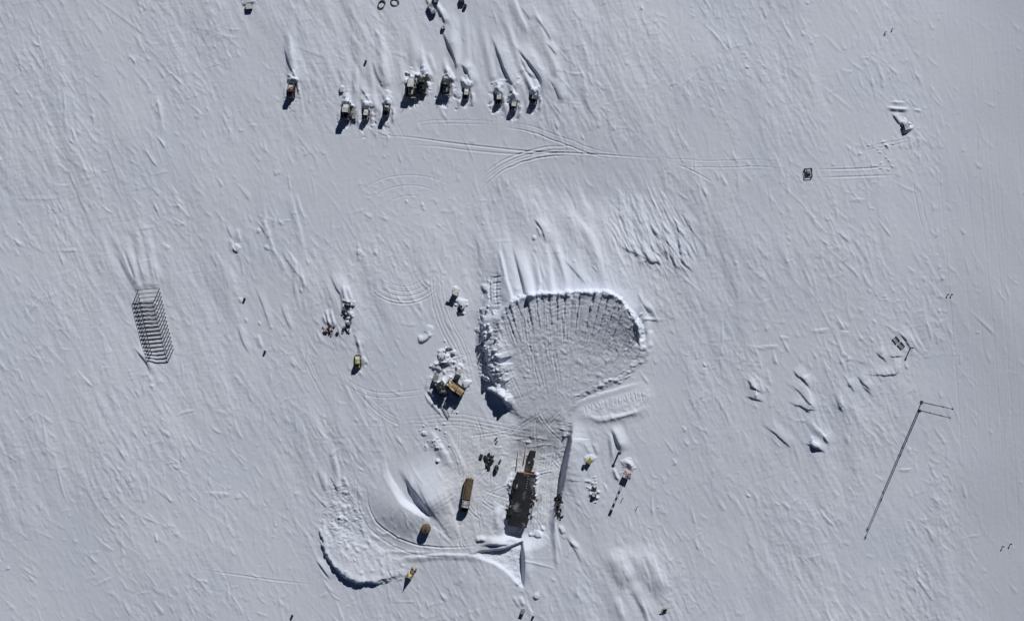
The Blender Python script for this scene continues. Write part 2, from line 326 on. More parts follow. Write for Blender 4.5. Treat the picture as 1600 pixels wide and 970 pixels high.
for pts, h in (([(752, 300), (762, 360), (772, 425)], .5), ([(768, 290), (784, 360), (806, 450)], .7), ([(800, 320), (812, 380), (830, 455)], .7), ([(822, 330), (838, 390), (856, 455)], .5), ([(850, 310), (868, 380), (884, 455)], .6),
               ([(880, 320), (896, 390), (912, 455)], .5), ([(905, 330), (926, 390), (948, 458)], .5), ([(930, 300), (952, 370), (974, 440)], .35), ([(975, 280), (992, 340), (1010, 400)], .3), ([(860, 270), (880, 320), (905, 380)], .3)):
    q0 = random.randint(0, 1); fold(pts[q0:] if random.random() < .4 else pts, h * random.uniform(.45, 1.15), random.uniform(9, 18), random.uniform(7, 16), 'start')
# other vehicles / scrap
bright([(537, 440), (540, 462), (548, 478)], 0.55, 4, 6); bright([(543, 445), (551, 472)], 0.35, 3, 5); dark([(517, 425), (526, 448), (535, 464), (537, 500)], 0.45, 3, 22)
bright([(510, 482), (514, 500), (518, 512)], 0.6, 3, 5); bright([(517, 480), (524, 512)], 0.55, 3, 6); bright([(505, 490), (511, 508)], 0.35, 2.5, 4)
for k in range(26): bump(random.gauss(545, 4), random.uniform(470, 520), 2.5, 2.5, random.uniform(0.2, 0.5))
bright([(555, 525), (562, 540), (564, 556)], 0.6, 4, 5); dark([(552, 520), (560, 530), (564, 545)], 0.4, 2.5, 12); bright([(567, 555), (575, 572)], 0.3, 4, 8)
bump(560, 568, 9, 13, -0.3, 0, 3)
dark([(655, 536), (668, 528), (677, 518)], 0.7, 4, 10); bump(672, 515, 10, 8, 0.4); dark([(654, 522), (657, 538)], 0.4, 2.5, 8)
for (px, py, s) in ((711, 455, 7), (722, 474, 9), (690, 556, 12), (700, 562, 9), (708, 550, 7), (686, 572, 9), (720, 572, 6), (692, 600, 9), (684, 598, 6), (718, 585, 7), (728, 600, 8), (700, 596, 9), (676, 612, 7)):
    bump(px, py, s, s * 0.8, 0.7, random.uniform(0, 90), 2.4)
cl = blob_mask([(690, 545), (720, 545), (735, 590), (720, 625), (675, 620), (672, 580)], 10); H += cl * RUB * 0.13
for k in range(25): bump(random.gauss(700, 16), random.gauss(585, 24), random.uniform(1.5, 4), random.uniform(1.5, 3), random.uniform(0.1, 0.4), random.uniform(0, 90), 2.5)
dark([(672, 585), (664, 610)], 0.3, 2.5, 8)
for k in range(5): bright([(664 + 5 * k, 612 + 6 * k), (672 + 5 * k, 632 + 5 * k)], 0.3, 2, 3)
# north of the heap
bright([(770, 335), (778, 380), (788, 430), (798, 465)], 0.8, 6, 18, 'start'); bright([(780, 390), (790, 432)], 0.35, 3, 6)
dark([(741, 350), (750, 385), (753, 432)], 0.30, 7, 20)
dark([(800, 372), (808, 405), (815, 430), (822, 458)], 1.1, 4.2, 18, 'start')
bright([(832, 390), (840, 425), (843, 456)], 0.5, 5, 9, 'start'); bright([(848, 370), (857, 410), (863, 456)], 0.6, 6, 10, 'start')
dark([(876, 398), (898, 424), (922, 452)], 0.35, 3, 14); dark([(862, 380), (878, 420), (886, 455)], 0.3, 4, 12)
dark([(832, 338), (847, 358), (855, 384)], 0.55, 3, 16); dark([(838, 352), (845, 372)], 0.35, 2.5, 8); bump(835, 372, 3.5, 5, 0.4)
bright([(880, 315), (900, 345), (922, 372), (936, 412), (938, 450)], 0.5, 10, 26); bright([(895, 280), (912, 320), (930, 350)], 0.25, 9, 22)
bright([(962, 290), (972, 315), (985, 350)], 0.25, 6, 14); bright([(998, 296), (1002, 335), (1010, 362), (1020, 395)], 0.55, 5, 14)
dark([(966, 322), (976, 352), (984, 384)], 0.22, 3, 20, 'start', .4); dark([(952, 372), (975, 388), (998, 398), (1020, 410)], 0.28, 3, 20, 'start', .4); dark([(1010, 340), (1030, 370), (1040, 392)], 0.28, 3, 20, 'start', .4)
dark([(1034, 330), (1036, 362), (1042, 378)], 0.31, 3, 16, 'start', .4); dark([(1046, 350), (1060, 372), (1063, 395)], 0.43, 3, 18, 'start', .4); dark([(1012, 378), (1026, 396)], 0.34, 3.5, 16, 'start', .4); dark([(996, 372), (1004, 390), (1012, 404)], 0.28, 3, 14, 'start', .4)
dark([(1050, 398), (1062, 404), (1072, 416)], 0.34, 3, 18, 'start', .4); dark([(1022, 300), (1036, 322), (1044, 340)], 0.19, 2.5, 20, 'start', .4); dark([(1062, 330), (1076, 352)], 0.28, 2.5, 20, 'start', .4); dark([(1000, 400), (1010, 409), (1020, 410)], 0.31, 3, 12, 'start', .4)
dark([(996, 455), (1005, 475), (1024, 492)], 0.35, 2.5, 10); bright([(998, 450), (1003, 490)], 0.3, 3, 6); bright([(1012, 470), (1028, 502)], 0.3, 3, 8); dark([(1000, 498), (1030, 500)], 0.35, 3, 5)
# west
bright([(240, 135), (250, 175), (256, 220)], 0.22, 4, 10); dark([(243, 150), (252, 190)], 0.18, 2.5, 10)
bright([(187, 385), (200, 420), (213, 448)], 0.35, 3.5, 10); dark([(196, 390), (210, 425), (214, 450)], 0.22, 4, 12); bright([(213, 395), (226, 440)], 0.28, 4, 10); bright([(233, 400), (240, 438)], 0.2, 4, 10); dark([(240, 410), (248, 444)], 0.25, 3, 12)
H[box_of([(222, 435)], 60)] += 0.35 * np.exp(-((GX[box_of([(222, 435)], 60)] - 222) / 20) ** 2 - ((GY[box_of([(222, 435)], 60)] - 435) / 34) ** 2)
dark([(208, 540), (222, 556), (232, 570), (236, 588)], 0.5, 3, 16)
bright([(360, 370), (364, 388), (370, 396)], 0.35, 3, 8); bright([(370, 355), (376, 380)], 0.3, 3, 9); dark([(352, 350), (366, 378)], 0.2, 2.5, 9); bump(368, 388, 5, 5, 0.4)
dark([(437, 385), (452, 410), (480, 445)], 0.25, 3, 14); bright([(470, 425), (480, 452)], 0.3, 3, 8); bright([(460, 400), (468, 455)], 0.2, 3, 9); bright([(436, 400), (448, 425)], 0.22, 3, 9)
dark([(371, 505), (380, 535), (392, 555)], 0.28, 2.5, 12); dark([(398, 445), (412, 480), (425, 520)], 0.25, 2.5, 12); dark([(438, 470), (448, 500), (458, 518)], 0.25, 2.5, 10); bright([(402, 520), (410, 545)], 0.3, 3, 8)
for a in ((404, 360), (418, 388), (470, 453), (376, 470), (384, 500), (405, 505), (560, 395), (588, 395), (635, 315), (660, 320)): bump(a[0], a[1], 3, 5, 0.2, -20)
bright([(410, 300), (418, 360), (438, 420)], 0.18, 4, 10); bright([(450, 290), (466, 350), (480, 410)], 0.25, 4, 12); bright([(462, 300), (474, 340)], 0.2, 3, 9); bright([(412, 340), (417, 362)], 0.3, 3, 8)
dark([(100, 250), (120, 300), (145, 360)], 0.15, 3, 12)
for pts, h in (([(180, 330), (200, 390), (216, 446)], .4), ([(205, 330), (220, 395), (230, 442)], .4), ([(225, 340), (236, 400), (243, 442)], .35)): fold(pts, h, 12, 9, 'start')
# north-east berm and small scour marks in the east
bright([(1382, 168), (1400, 171), (1422, 171)], 0.6, 3.5, 6); bright([(1388, 160), (1416, 161)], 0.25, 2.5, 5); bright([(1425, 172), (1440, 173)], 0.2, 2.5, 5)
dark([(1392, 176), (1401, 188), (1408, 198)], 0.5, 2.8, 10); dark([(1406, 204), (1414, 206), (1422, 201), (1424, 195)], 0.9, 4.5, 8, 'both', 0.6); bump(1410, 193, 7, 8, 0.7)
for k in range(16): bump(random.uniform(1350, 1400), random.uniform(222, 270), random.uniform(2, 4), 1.5, 0.22, random.uniform(-30, 60))
E = [((1160, 590), (1170, 596), (1177, 606)), ((1162, 618), (1180, 622)), ((1236, 575), (1248, 588)), ((1222, 592), (1245, 607), (1264, 630)), ((1226, 624), (1245, 632), (1262, 638)), ((1252, 585), (1258, 598)), ((1186, 660), (1208, 674), (1225, 690)), ((1305, 620), (1312, 636)), ((1322, 590), (1327, 602)), ((1335, 582), (1350, 600)), ((1345, 598), (1353, 608)), ((1256, 690), (1272, 697)), ((1264, 690), (1276, 700)), ((1283, 678), (1288, 684)), ((1365, 545), (1377, 558)), ((1398, 508), (1406, 520), (1418, 536)), ((1386, 556), (1398, 556)), ((1340, 580), (1360, 585), (1398, 584), (1404, 574))]
for e in E: dark(list(e), random.uniform(0.25, 0.5), 2.2, 18, 'start', .4)
for e in (((1247, 590), (1262, 610), (1266, 634)), ((1262, 650), (1275, 668), (1288, 682)), ((1308, 600), (1314, 632)), ((1172, 588), (1180, 610))): bright(list(e), 0.4, 4, 12, 'start')
bump(1272, 694, 8, 6, 0.45); bump(1262, 640, 4, 3, 0.25); bump(1180, 618, 3, 4, 0.25)
for e in (((1180, 541), (1222, 540)), ((1215, 525), (1235, 528)), ((1262, 517), (1300, 513)), ((1312, 518), (1328, 519))): bright(list(e), 0.13, 2.2, 8)
# south-west: big drift behind the tank hut, and the edge of the dumped snow
bright([(585, 720), (603, 752), (625, 785), (645, 799), (660, 809), (672, 818)], [0, 0.4, 1.2, 2.1, 2.1, 0.2], 12, 62, 'none')
dark([(622, 720), (640, 750), (656, 772), (672, 795), (683, 818)], [0.1, 0.9, 2.0, 2.3, 1.2], 9, 75); dark([(640, 745), (644, 770), (660, 790)], 0.35, 3, 7)
dark([(648, 735), (668, 780), (700, 830), (718, 850)], 0.4, 6, 26); bright([(690, 760), (705, 800), (718, 845)], 0.35, 7, 18)
bright([(665, 668), (682, 690), (698, 712), (707, 740)], 0.6, 7, 14, 'both', 1.2); bump(684, 720, 4, 3, 0.7)
for k in range(25): bump(660 + 45 * random.random() + random.gauss(0, 4), 660 + 40 * random.random(), 2.5, 2, random.uniform(0.1, 0.4), random.uniform(0, 90))
bright([(700, 680), (720, 720), (728, 742)], 0.3, 6, 14)
sc = [(500, 838), (505, 860), (514, 880), (528, 894), (545, 905), (563, 912), (590, 911), (615, 905), (642, 903)]
sl, sd = poly_sd(closed(sc + [(660, 880), (640, 840), (580, 790), (535, 770), (505, 790)]), 40)
lean = np.clip(1.15 - ((GX[sl] - 500) * 0.45 + (912 - GY[sl]) * 0.89) / 82, 0, 1) ** 0.8 * sstep(668, 575, GX[sl])
edge_n = 1.6 * n_mid[sl] + 0.8 * n_fine[sl]
H[sl] += 1.9 * lean * sstep(-1, 5.5, sd + edge_n) + 0.3 * np.exp(-((sd - 6) / 5) ** 2) * lean * sstep(870, 900, GY[sl] + 0.2 * (600 - GX[sl]))
sw = blob_mask([(510, 760), (560, 790), (600, 850), (640, 890), (640, 902), (560, 910), (515, 880), (503, 840)], 18); H += sw * 0.035 * RUB + sw * 0.05 * fftnoise(3, 9, 20, 81)
for k in range(30):
    t = random.random(); q = smooth_line(sc, 8); p = q[int(t * (len(q) - 1))]
    bump(p[0] + abs(random.gauss(0, 26)) + 2, p[1] - abs(random.gauss(0, 26)) - 2, random.uniform(2, 5), random.uniform(1.5, 3.5), random.uniform(0.06, 0.25), random.uniform(20, 70), 2.5)
bright([(520, 700), (530, 755), (533, 778)], 0.45, 5, 10); bright([(535, 740), (545, 765)], 0.35, 3, 8); dark([(515, 740), (530, 770)], 0.3, 2.5, 8)
for k in range(12): bump(random.gauss(540, 6), random.uniform(764, 822), 3.5, 2.0, random.uniform(0.1, 0.32), random.uniform(20, 60))
for k in range(8): bright([(530 + 9 * k, 862 - 7 * k + rng.normal(0, 9)), (550 + 9 * k, 878 - 7 * k)], 0.16, 2.5, 8)
bright([(600, 878), (650, 870), (700, 866), (745, 869), (775, 876)], 0.35, 4, 10, 'both', .8); bright([(580, 860), (640, 862), (700, 862)], 0.15, 3, 6)
swl = blob_mask([(505, 770), (530, 745), (560, 770), (570, 810), (550, 850), (510, 840)], 16); H += swl * (0.09 * RUB + 0.05 * fftnoise(3, 12, 22, 83))
bright([(508, 735), (508, 770)], 0.3, 3, 8); dark([(495, 725), (507, 770)], 0.2, 2.5, 12); dark([(492, 872), (506, 890), (518, 908)], 0.4, 2.8, 14)
bright([(600, 700), (606, 740), (640, 790)], 0.3, 4, 12)
# south-east of the yard
dark([(955, 662), (965, 686), (974, 708)], [0.5, 1.2, 1.2], 6, 16, 'both'); bright([(953, 672), (956, 700), (959, 724)], 0.45, 4, 6); bright([(958, 728), (964, 745), (970, 752)], 0.55, 4, 5)
bump(978, 722, 9, 9, 0.5); fold([(974, 722), (984, 724), (988, 738)], 0.5, 4, 6)
dark([(912, 690), (922, 712)], 0.25, 2.5, 10); dark([(925, 690), (934, 712)], 0.3, 2.5, 9); bump(922, 715, 9, 8, 0.4)
for k in range(20): bump(random.gauss(928, 5), random.gauss(764, 10), 3, 2.2, random.uniform(0.15, 0.4))
dark([(873, 820), (880, 836)], 0.5, 2.6, 8); bright([(866, 830), (870, 870), (874, 890)], 0.35, 3.5, 8)
dark([(956, 855), (968, 890), (984, 920)], 0.9, 20, 40); fold([(1000, 845), (1020, 890), (1036, 935)], 0.7, 34, 22)
for k in range(7): bright([(985 + 9 * k + random.gauss(0, 3), 850 + random.gauss(0, 6)), (1000 + 9 * k, 890), (1012 + 9 * k + random.gauss(0, 3), 935 + random.gauss(0, 6))], random.uniform(.15, .4), random.uniform(4, 9), random.uniform(10, 20))
dark([(970, 880), (985, 912)], 0.2, 4, 20)
dark([(980, 905), (1000, 940), (1010, 970)], 0.4, 9, 22); bright([(1000, 930), (1010, 958), (1018, 985)], 0.45, 4, 8); bright([(965, 930), (975, 970)], 0.3, 5, 12)
bump(838, 932, 7, 6, 0.55); bright([(812, 930), (820, 948)], 0.4, 4, 6); dark([(800, 930), (812, 950)], 0.25, 2.6, 9); dark([(905, 690), (925, 745), (935, 790)], 0.12, 5, 20)
dark([(880, 830), (900, 860), (912, 885)], 0.3, 2.6, 10); dark([(890, 845), (905, 858)], 0.3, 2.6, 7)

for k in range(9):
    t = random.random(); bump(798 - 10 * t + random.gauss(0, 2), 745 + 85 * t, random.uniform(2.5, 6), random.uniform(4, 9), random.uniform(0.2, 0.6), 10)
    bump(838 - 9 * t + random.gauss(0, 2), 742 + 85 * t, random.uniform(2, 4), random.uniform(2, 5), random.uniform(0.2, 0.8), 10)
fold([(800, 735), (793, 780), (788, 830)], 0.5, 10, 6); fold([(839, 738), (836, 780), (829, 825)], 0.8, 5, 5)
for k in range(70):                                                       # churned, driven-over snow of the yard
    px, py = random.uniform(700, 885), random.uniform(650, 850)
    if work_m[int(py - Y0), int(px - X0)] < .8: continue
    a_ = random.gauss(-.15, .35) if random.random() < .7 else random.uniform(-1.5, 1.5); l_ = random.uniform(10, 45); bw = random.gauss(0, 5)
    q = [(px - math.sin(a_) * l_, py - math.cos(a_) * l_), (px + bw, py), (px + math.sin(a_) * l_, py + math.cos(a_) * l_)]
    for e_ in (0, 5): groove(offset(q, e_), random.uniform(.04, .13), random.uniform(1.4, 2.2))
H += work_m * (0.02 * n_fine + 0.03 * n_mid)
for k in range(40):
    px, py = random.gauss(835, 35), random.gauss(690, 20)
    if work_m[int(py - Y0), int(px - X0)] > .8: streak(px, py, random.gauss(95, 14), random.uniform(10, 30), 1.6, 4, random.uniform(.06, .18), random.gauss(0, 2))
def ground(px, py, r=0):
    i, j = int(round(px - X0)), int(round(py - Y0))
    if not (0 <= i < NX and 0 <= j < NY): return 0.0
    r = int(r); w = H[max(0, j - r):j + r + 1, max(0, i - r):i + r + 1]
    return float(np.mean(w))
def spot(px, py, r=0, dz=0.0):
    z = ground(px, py, r) + dz
    return Vector(((px - 800) / U, (485 - py) / U, z))
# ------------------------------------------------------------------ materials
def new_mat(name):
    m = bpy.data.materials.new(name); m.use_nodes = True
    return m, m.node_tree.nodes, m.node_tree.links, m.node_tree.nodes['Principled BSDF']
def paint(name, col, rough=0.55, metal=0.0, dirt=0.25, snow=0.0, scale=1.6, sscale=0.9):
    """weathered paint / timber / metal: mottled tone, optional wind-blown snow lying on the upward faces"""
    m, N, L, P = new_mat(name)
    tc = N.new('ShaderNodeTexCoord'); nz = N.new('ShaderNodeTexNoise'); nz.inputs['Scale'].default_value = scale; nz.inputs['Detail'].default_value = 6
    L.new(tc.outputs['Object'], nz.inputs['Vector'])
    rp = N.new('ShaderNodeValToRGB'); rp.color_ramp.elements[0].position = 0.3; rp.color_ramp.elements[1].position = 0.75
    rp.color_ramp.elements[0].color = tuple(c * (1 - dirt) for c in col) + (1,); rp.color_ramp.elements[1].color = tuple(min(1, c * (1 + dirt * 0.6)) for c in col) + (1,)
    L.new(nz.outputs['Fac'], rp.inputs['Fac']); src = rp.outputs['Color']
    if snow > 0:
        ge = N.new('ShaderNodeNewGeometry'); sx = N.new('ShaderNodeSeparateXYZ'); L.new(ge.outputs['Normal'], sx.inputs[0])
        n2 = N.new('ShaderNodeTexNoise'); n2.inputs['Scale'].default_value = sscale; n2.inputs['Detail'].default_value = 7; L.new(ge.outputs['Position'], n2.inputs['Vector'])
        th = N.new('ShaderNodeMapRange'); th.inputs['From Min'].default_value = 0.62 - 0.3 * snow; th.inputs['From Max'].default_value = (0.76 if sscale > .5 else 1.05) - 0.3 * snow; L.new(n2.outputs['Fac'], th.inputs['Value'])
        up = N.new('ShaderNodeMapRange'); up.inputs['From Min'].default_value = 0.45; up.inputs['From Max'].default_value = 0.85; L.new(sx.outputs['Z'], up.inputs['Value'])
        mu = N.new('ShaderNodeMath'); mu.operation = 'MULTIPLY'; L.new(th.outputs[0], mu.inputs[0]); L.new(up.outputs[0], mu.inputs[1])
        mx = N.new('ShaderNodeMix'); mx.data_type = 'RGBA'; L.new(mu.outputs[0], mx.inputs[0]); L.new(src, mx.inputs[6]); mx.inputs[7].default_value = (0.80, 0.81, 0.84, 1); src = mx.outputs[2]
    L.new(src, P.inputs['Base Color']); P.inputs['Roughness'].default_value = rough; P.inputs['Metallic'].default_value = metal
    bp = N.new('ShaderNodeBump'); bp.inputs['Strength'].default_value = 0.25; bp.inputs['Distance'].default_value = 0.03; L.new(nz.outputs['Fac'], bp.inputs['Height']); L.new(bp.outputs[0], P.inputs['Normal'])
    return m
def glass(name):
    m, N, L, P = new_mat(name); P.inputs['Base Color'].default_value = (0.02, 0.03, 0.035, 1); P.inputs['Roughness'].default_value = 0.12
    nz = N.new('ShaderNodeTexNoise'); nz.inputs['Scale'].default_value = 3; mr = N.new('ShaderNodeMapRange'); mr.inputs['To Min'].default_value = 0.08; mr.inputs['To Max'].default_value = 0.3
    L.new(nz.outputs['Fac'], mr.inputs['Value']); L.new(mr.outputs[0], P.inputs['Roughness']); return m
def snow_material():
    m, N, L, P = new_mat('wind_packed_snow')
    ge = N.new('ShaderNodeNewGeometry')
    n1 = N.new('ShaderNodeTexNoise'); n1.inputs['Scale'].default_value = 0.035; n1.inputs['Detail'].default_value = 4; L.new(ge.outputs['Position'], n1.inputs['Vector'])
    n2 = N.new('ShaderNodeTexNoise'); n2.inputs['Scale'].default_value = 0.9; n2.inputs['Detail'].default_value = 8; L.new(ge.outputs['Position'], n2.inputs['Vector'])
    at = N.new('ShaderNodeAttribute'); at.attribute_name = 'trodden'
    r1 = N.new('ShaderNodeValToRGB'); e = r1.color_ramp.elements; e[0].position = 0.3; e[0].color = (0.68, 0.733, 0.853, 1); e[1].position = 0.72; e[1].color = (0.732, 0.778, 0.876, 1)
    L.new(n1.outputs['Fac'], r1.inputs['Fac'])
    mx = N.new('ShaderNodeMix'); mx.data_type = 'RGBA'; L.new(r1.outputs[0], mx.inputs[6]); mx.inputs[7].default_value = (0.80, 0.79, 0.77, 1)
    ms = N.new('ShaderNodeMath'); ms.operation = 'MULTIPLY'; L.new(at.outputs['Fac'], ms.inputs[0])
    mr = N.new('ShaderNodeMapRange'); mr.inputs['From Min'].default_value = 0.35; mr.inputs['From Max'].default_value = 0.7; L.new(n2.outputs['Fac'], mr.inputs['Value']); L.new(mr.outputs[0], ms.inputs[1])
    L.new(ms.outputs[0], mx.inputs[0])
    m4 = N.new('ShaderNodeMix'); m4.data_type = 'RGBA'; a4 = N.new('ShaderNodeAttribute'); a4.attribute_name = 'groomed'; L.new(a4.outputs['Fac'], m4.inputs[0]); L.new(mx.outputs[2], m4.inputs[6]); m4.inputs[7].default_value = (0.615, 0.66, 0.76, 1)
    m3 = N.new('ShaderNodeMix'); m3.data_type = 'RGBA'; a2 = N.new('ShaderNodeAttribute'); a2.attribute_name = 'soot'; L.new(m4.outputs[2], m3.inputs[6]); m3.inputs[7].default_value = (0.10, 0.095, 0.09, 1)
    m2 = N.new('ShaderNodeMath'); m2.operation = 'MULTIPLY'; L.new(a2.outputs['Fac'], m2.inputs[0]); L.new(mr.outputs[0], m2.inputs[1]); L.new(m2.outputs[0], m3.inputs[0])
    L.new(m3.outputs[2], P.inputs['Base Color'])
    P.inputs['Roughness'].default_value = 0.75; P.inputs['Specular IOR Level'].default_value = 0.25
    n3 = N.new('ShaderNodeTexNoise'); n3.inputs['Scale'].default_value = 5; n3.inputs['Detail'].default_value = 6; L.new(ge.outputs['Position'], n3.inputs['Vector'])
    bp = N.new('ShaderNodeBump'); bp.inputs['Strength'].default_value = 0.2; bp.inputs['Distance'].default_value = 0.04; L.new(n3.outputs['Fac'], bp.inputs['Height']); L.new(bp.outputs[0], P.inputs['Normal'])
    return m

# ------------------------------------------------------------------ the snow surface: one sheet out to the horizon
glaze = sstep(1360, 1620, GX + 26 * n_big)
trodden = np.maximum(0.62 * np.clip(work_m * (0.75 + 0.4 * n_big + 0.12 * n_mid), 0, 1), 0.13 * yard)
soot = np.zeros_like(H)
def stain(px, py, rx, ry, a):
    sl = box_of([(px, py)], max(rx, ry) * 1.2); soot[sl] = np.maximum(soot[sl], a * np.clip(1.25 - ((GX[sl] - px) / rx) ** 2 - ((GY[sl] - py) / ry) ** 2 + 0.5 * n_mid[sl], 0, 1))
for s in ((838, 785, 7, 12, 0.75), (842, 778, 4, 10, 0.7), (836, 768, 4, 8, 0.7), (800, 678, 9, 6, 0.45), (873, 788, 6, 22, 0.6), (766, 716, 12, 12, 0.35), (808, 712, 4, 20, 0.18), (712, 612, 14, 14, 0.25), (730, 775, 10, 26, 0.25), (786, 760, 4, 26, 0.2)): stain(*s)
def make_ground():
    def axis(n, o):
        core = np.arange(n, dtype=np.float64) + o; g = np.cumsum(1.6 * 1.17 ** np.arange(52))
        return np.concatenate([(core[0] - g)[::-1], core, core[-1] + g]), 52
    ax_, k = axis(NX, X0); ay_, _ = axis(NY, Y0)
    nx, ny = len(ax_), len(ay_)
    def grow(A):
        B = np.pad(A, k, mode='edge'); return B
    Z = grow(H.astype(np.float64)); far = np.zeros_like(Z)
    far[:] = np.maximum(np.maximum(ax_[None, :] - (X0 + NX - 1), X0 - ax_[None, :]), np.maximum(ay_[:, None] - (Y0 + NY - 1), Y0 - ay_[:, None]))
    Z *= np.exp(-np.clip(far, 0, None) / 300.0)
    xx, yy = np.meshgrid((ax_ - 800) / U, (485 - ay_) / U)
    co = np.stack([xx, yy, Z], -1).reshape(-1, 3).astype(np.float32)
    idx = np.arange(nx * ny, dtype=np.int32).reshape(ny, nx)
    q = np.stack([idx[1:, :-1], idx[1:, 1:], idx[:-1, 1:], idx[:-1, :-1]], -1).reshape(-1)
    nf = (nx - 1) * (ny - 1); me = bpy.data.meshes.new('snow_ground')
    me.vertices.add(nx * ny); me.vertices.foreach_set('co', co.ravel())
    me.loops.add(nf * 4); me.loops.foreach_set('vertex_index', q)
    me.polygons.add(nf); me.polygons.foreach_set('loop_start', np.arange(0, nf * 4, 4, dtype=np.int32))
    me.polygons.foreach_set('use_smooth', np.ones(nf, bool))
    me.update(calc_edges=True)
    for nm, A in (('trodden', trodden), ('soot', soot), ('groomed', 0.85 * glaze)):
        a = me.attributes.new(nm, 'FLOAT', 'POINT'); B = np.pad(A, k).astype(np.float32); a.data.foreach_set('value', B.ravel())
    o = bpy.data.objects.new('snow_ground', me); C.objects.link(o); o['kind'] = 'structure'; me.materials.append(snow_material()); return o
make_ground()

# ------------------------------------------------------------------ camera and daylight
sc = bpy.context.scene
cam = bpy.data.objects.new('aerial_camera', bpy.data.cameras.new('aerial_camera')); C.objects.link(cam); sc.camera = cam
cam.location = (0, 0, CAM_H); cam.rotation_euler = (0, 0, 0)
cam.data.sensor_width = 36; cam.data.lens = 36 * CAM_H / 320.0; cam.data.clip_start = 1; cam.data.clip_end = 40000
w = bpy.data.worlds.new('World'); sc.world = w; w.use_nodes = True
sky = w.node_tree.nodes.new('ShaderNodeTexSky'); sky.sky_type = 'NISHITA'; sky.sun_disc = False
sky.sun_elevation = SUN_EL; sky.sun_rotation = math.atan2(SUNX, -SUNY); sky.altitude = 3000; sky.air_density = 0.35; sky.dust_density = 0.0; sky.ozone_density = 3.0
bg = w.node_tree.nodes['Background']; w.node_tree.links.new(sky.outputs[0], bg.inputs[0]); bg.inputs[1].default_value = 0.05
sun = bpy.data.objects.new('sun', bpy.data.lights.new('sun', 'SUN')); C.objects.link(sun)
sun.data.energy = 5.0; sun.data.angle = math.radians(0.5); sun.data.color = (1.0, 0.98, 0.95)
c = math.cos(SUN_EL); sun.rotation_euler = Vector((-SUNX * c, SUNY * c, -math.sin(SUN_EL))).to_track_quat('-Z', 'Y').to_euler()
sun.location = (40, 90, 120)
sc.view_settings.view_transform = 'Standard'; sc.view_settings.look = 'None'; sc.view_settings.exposure = -0.58; sc.view_settings.gamma = 1
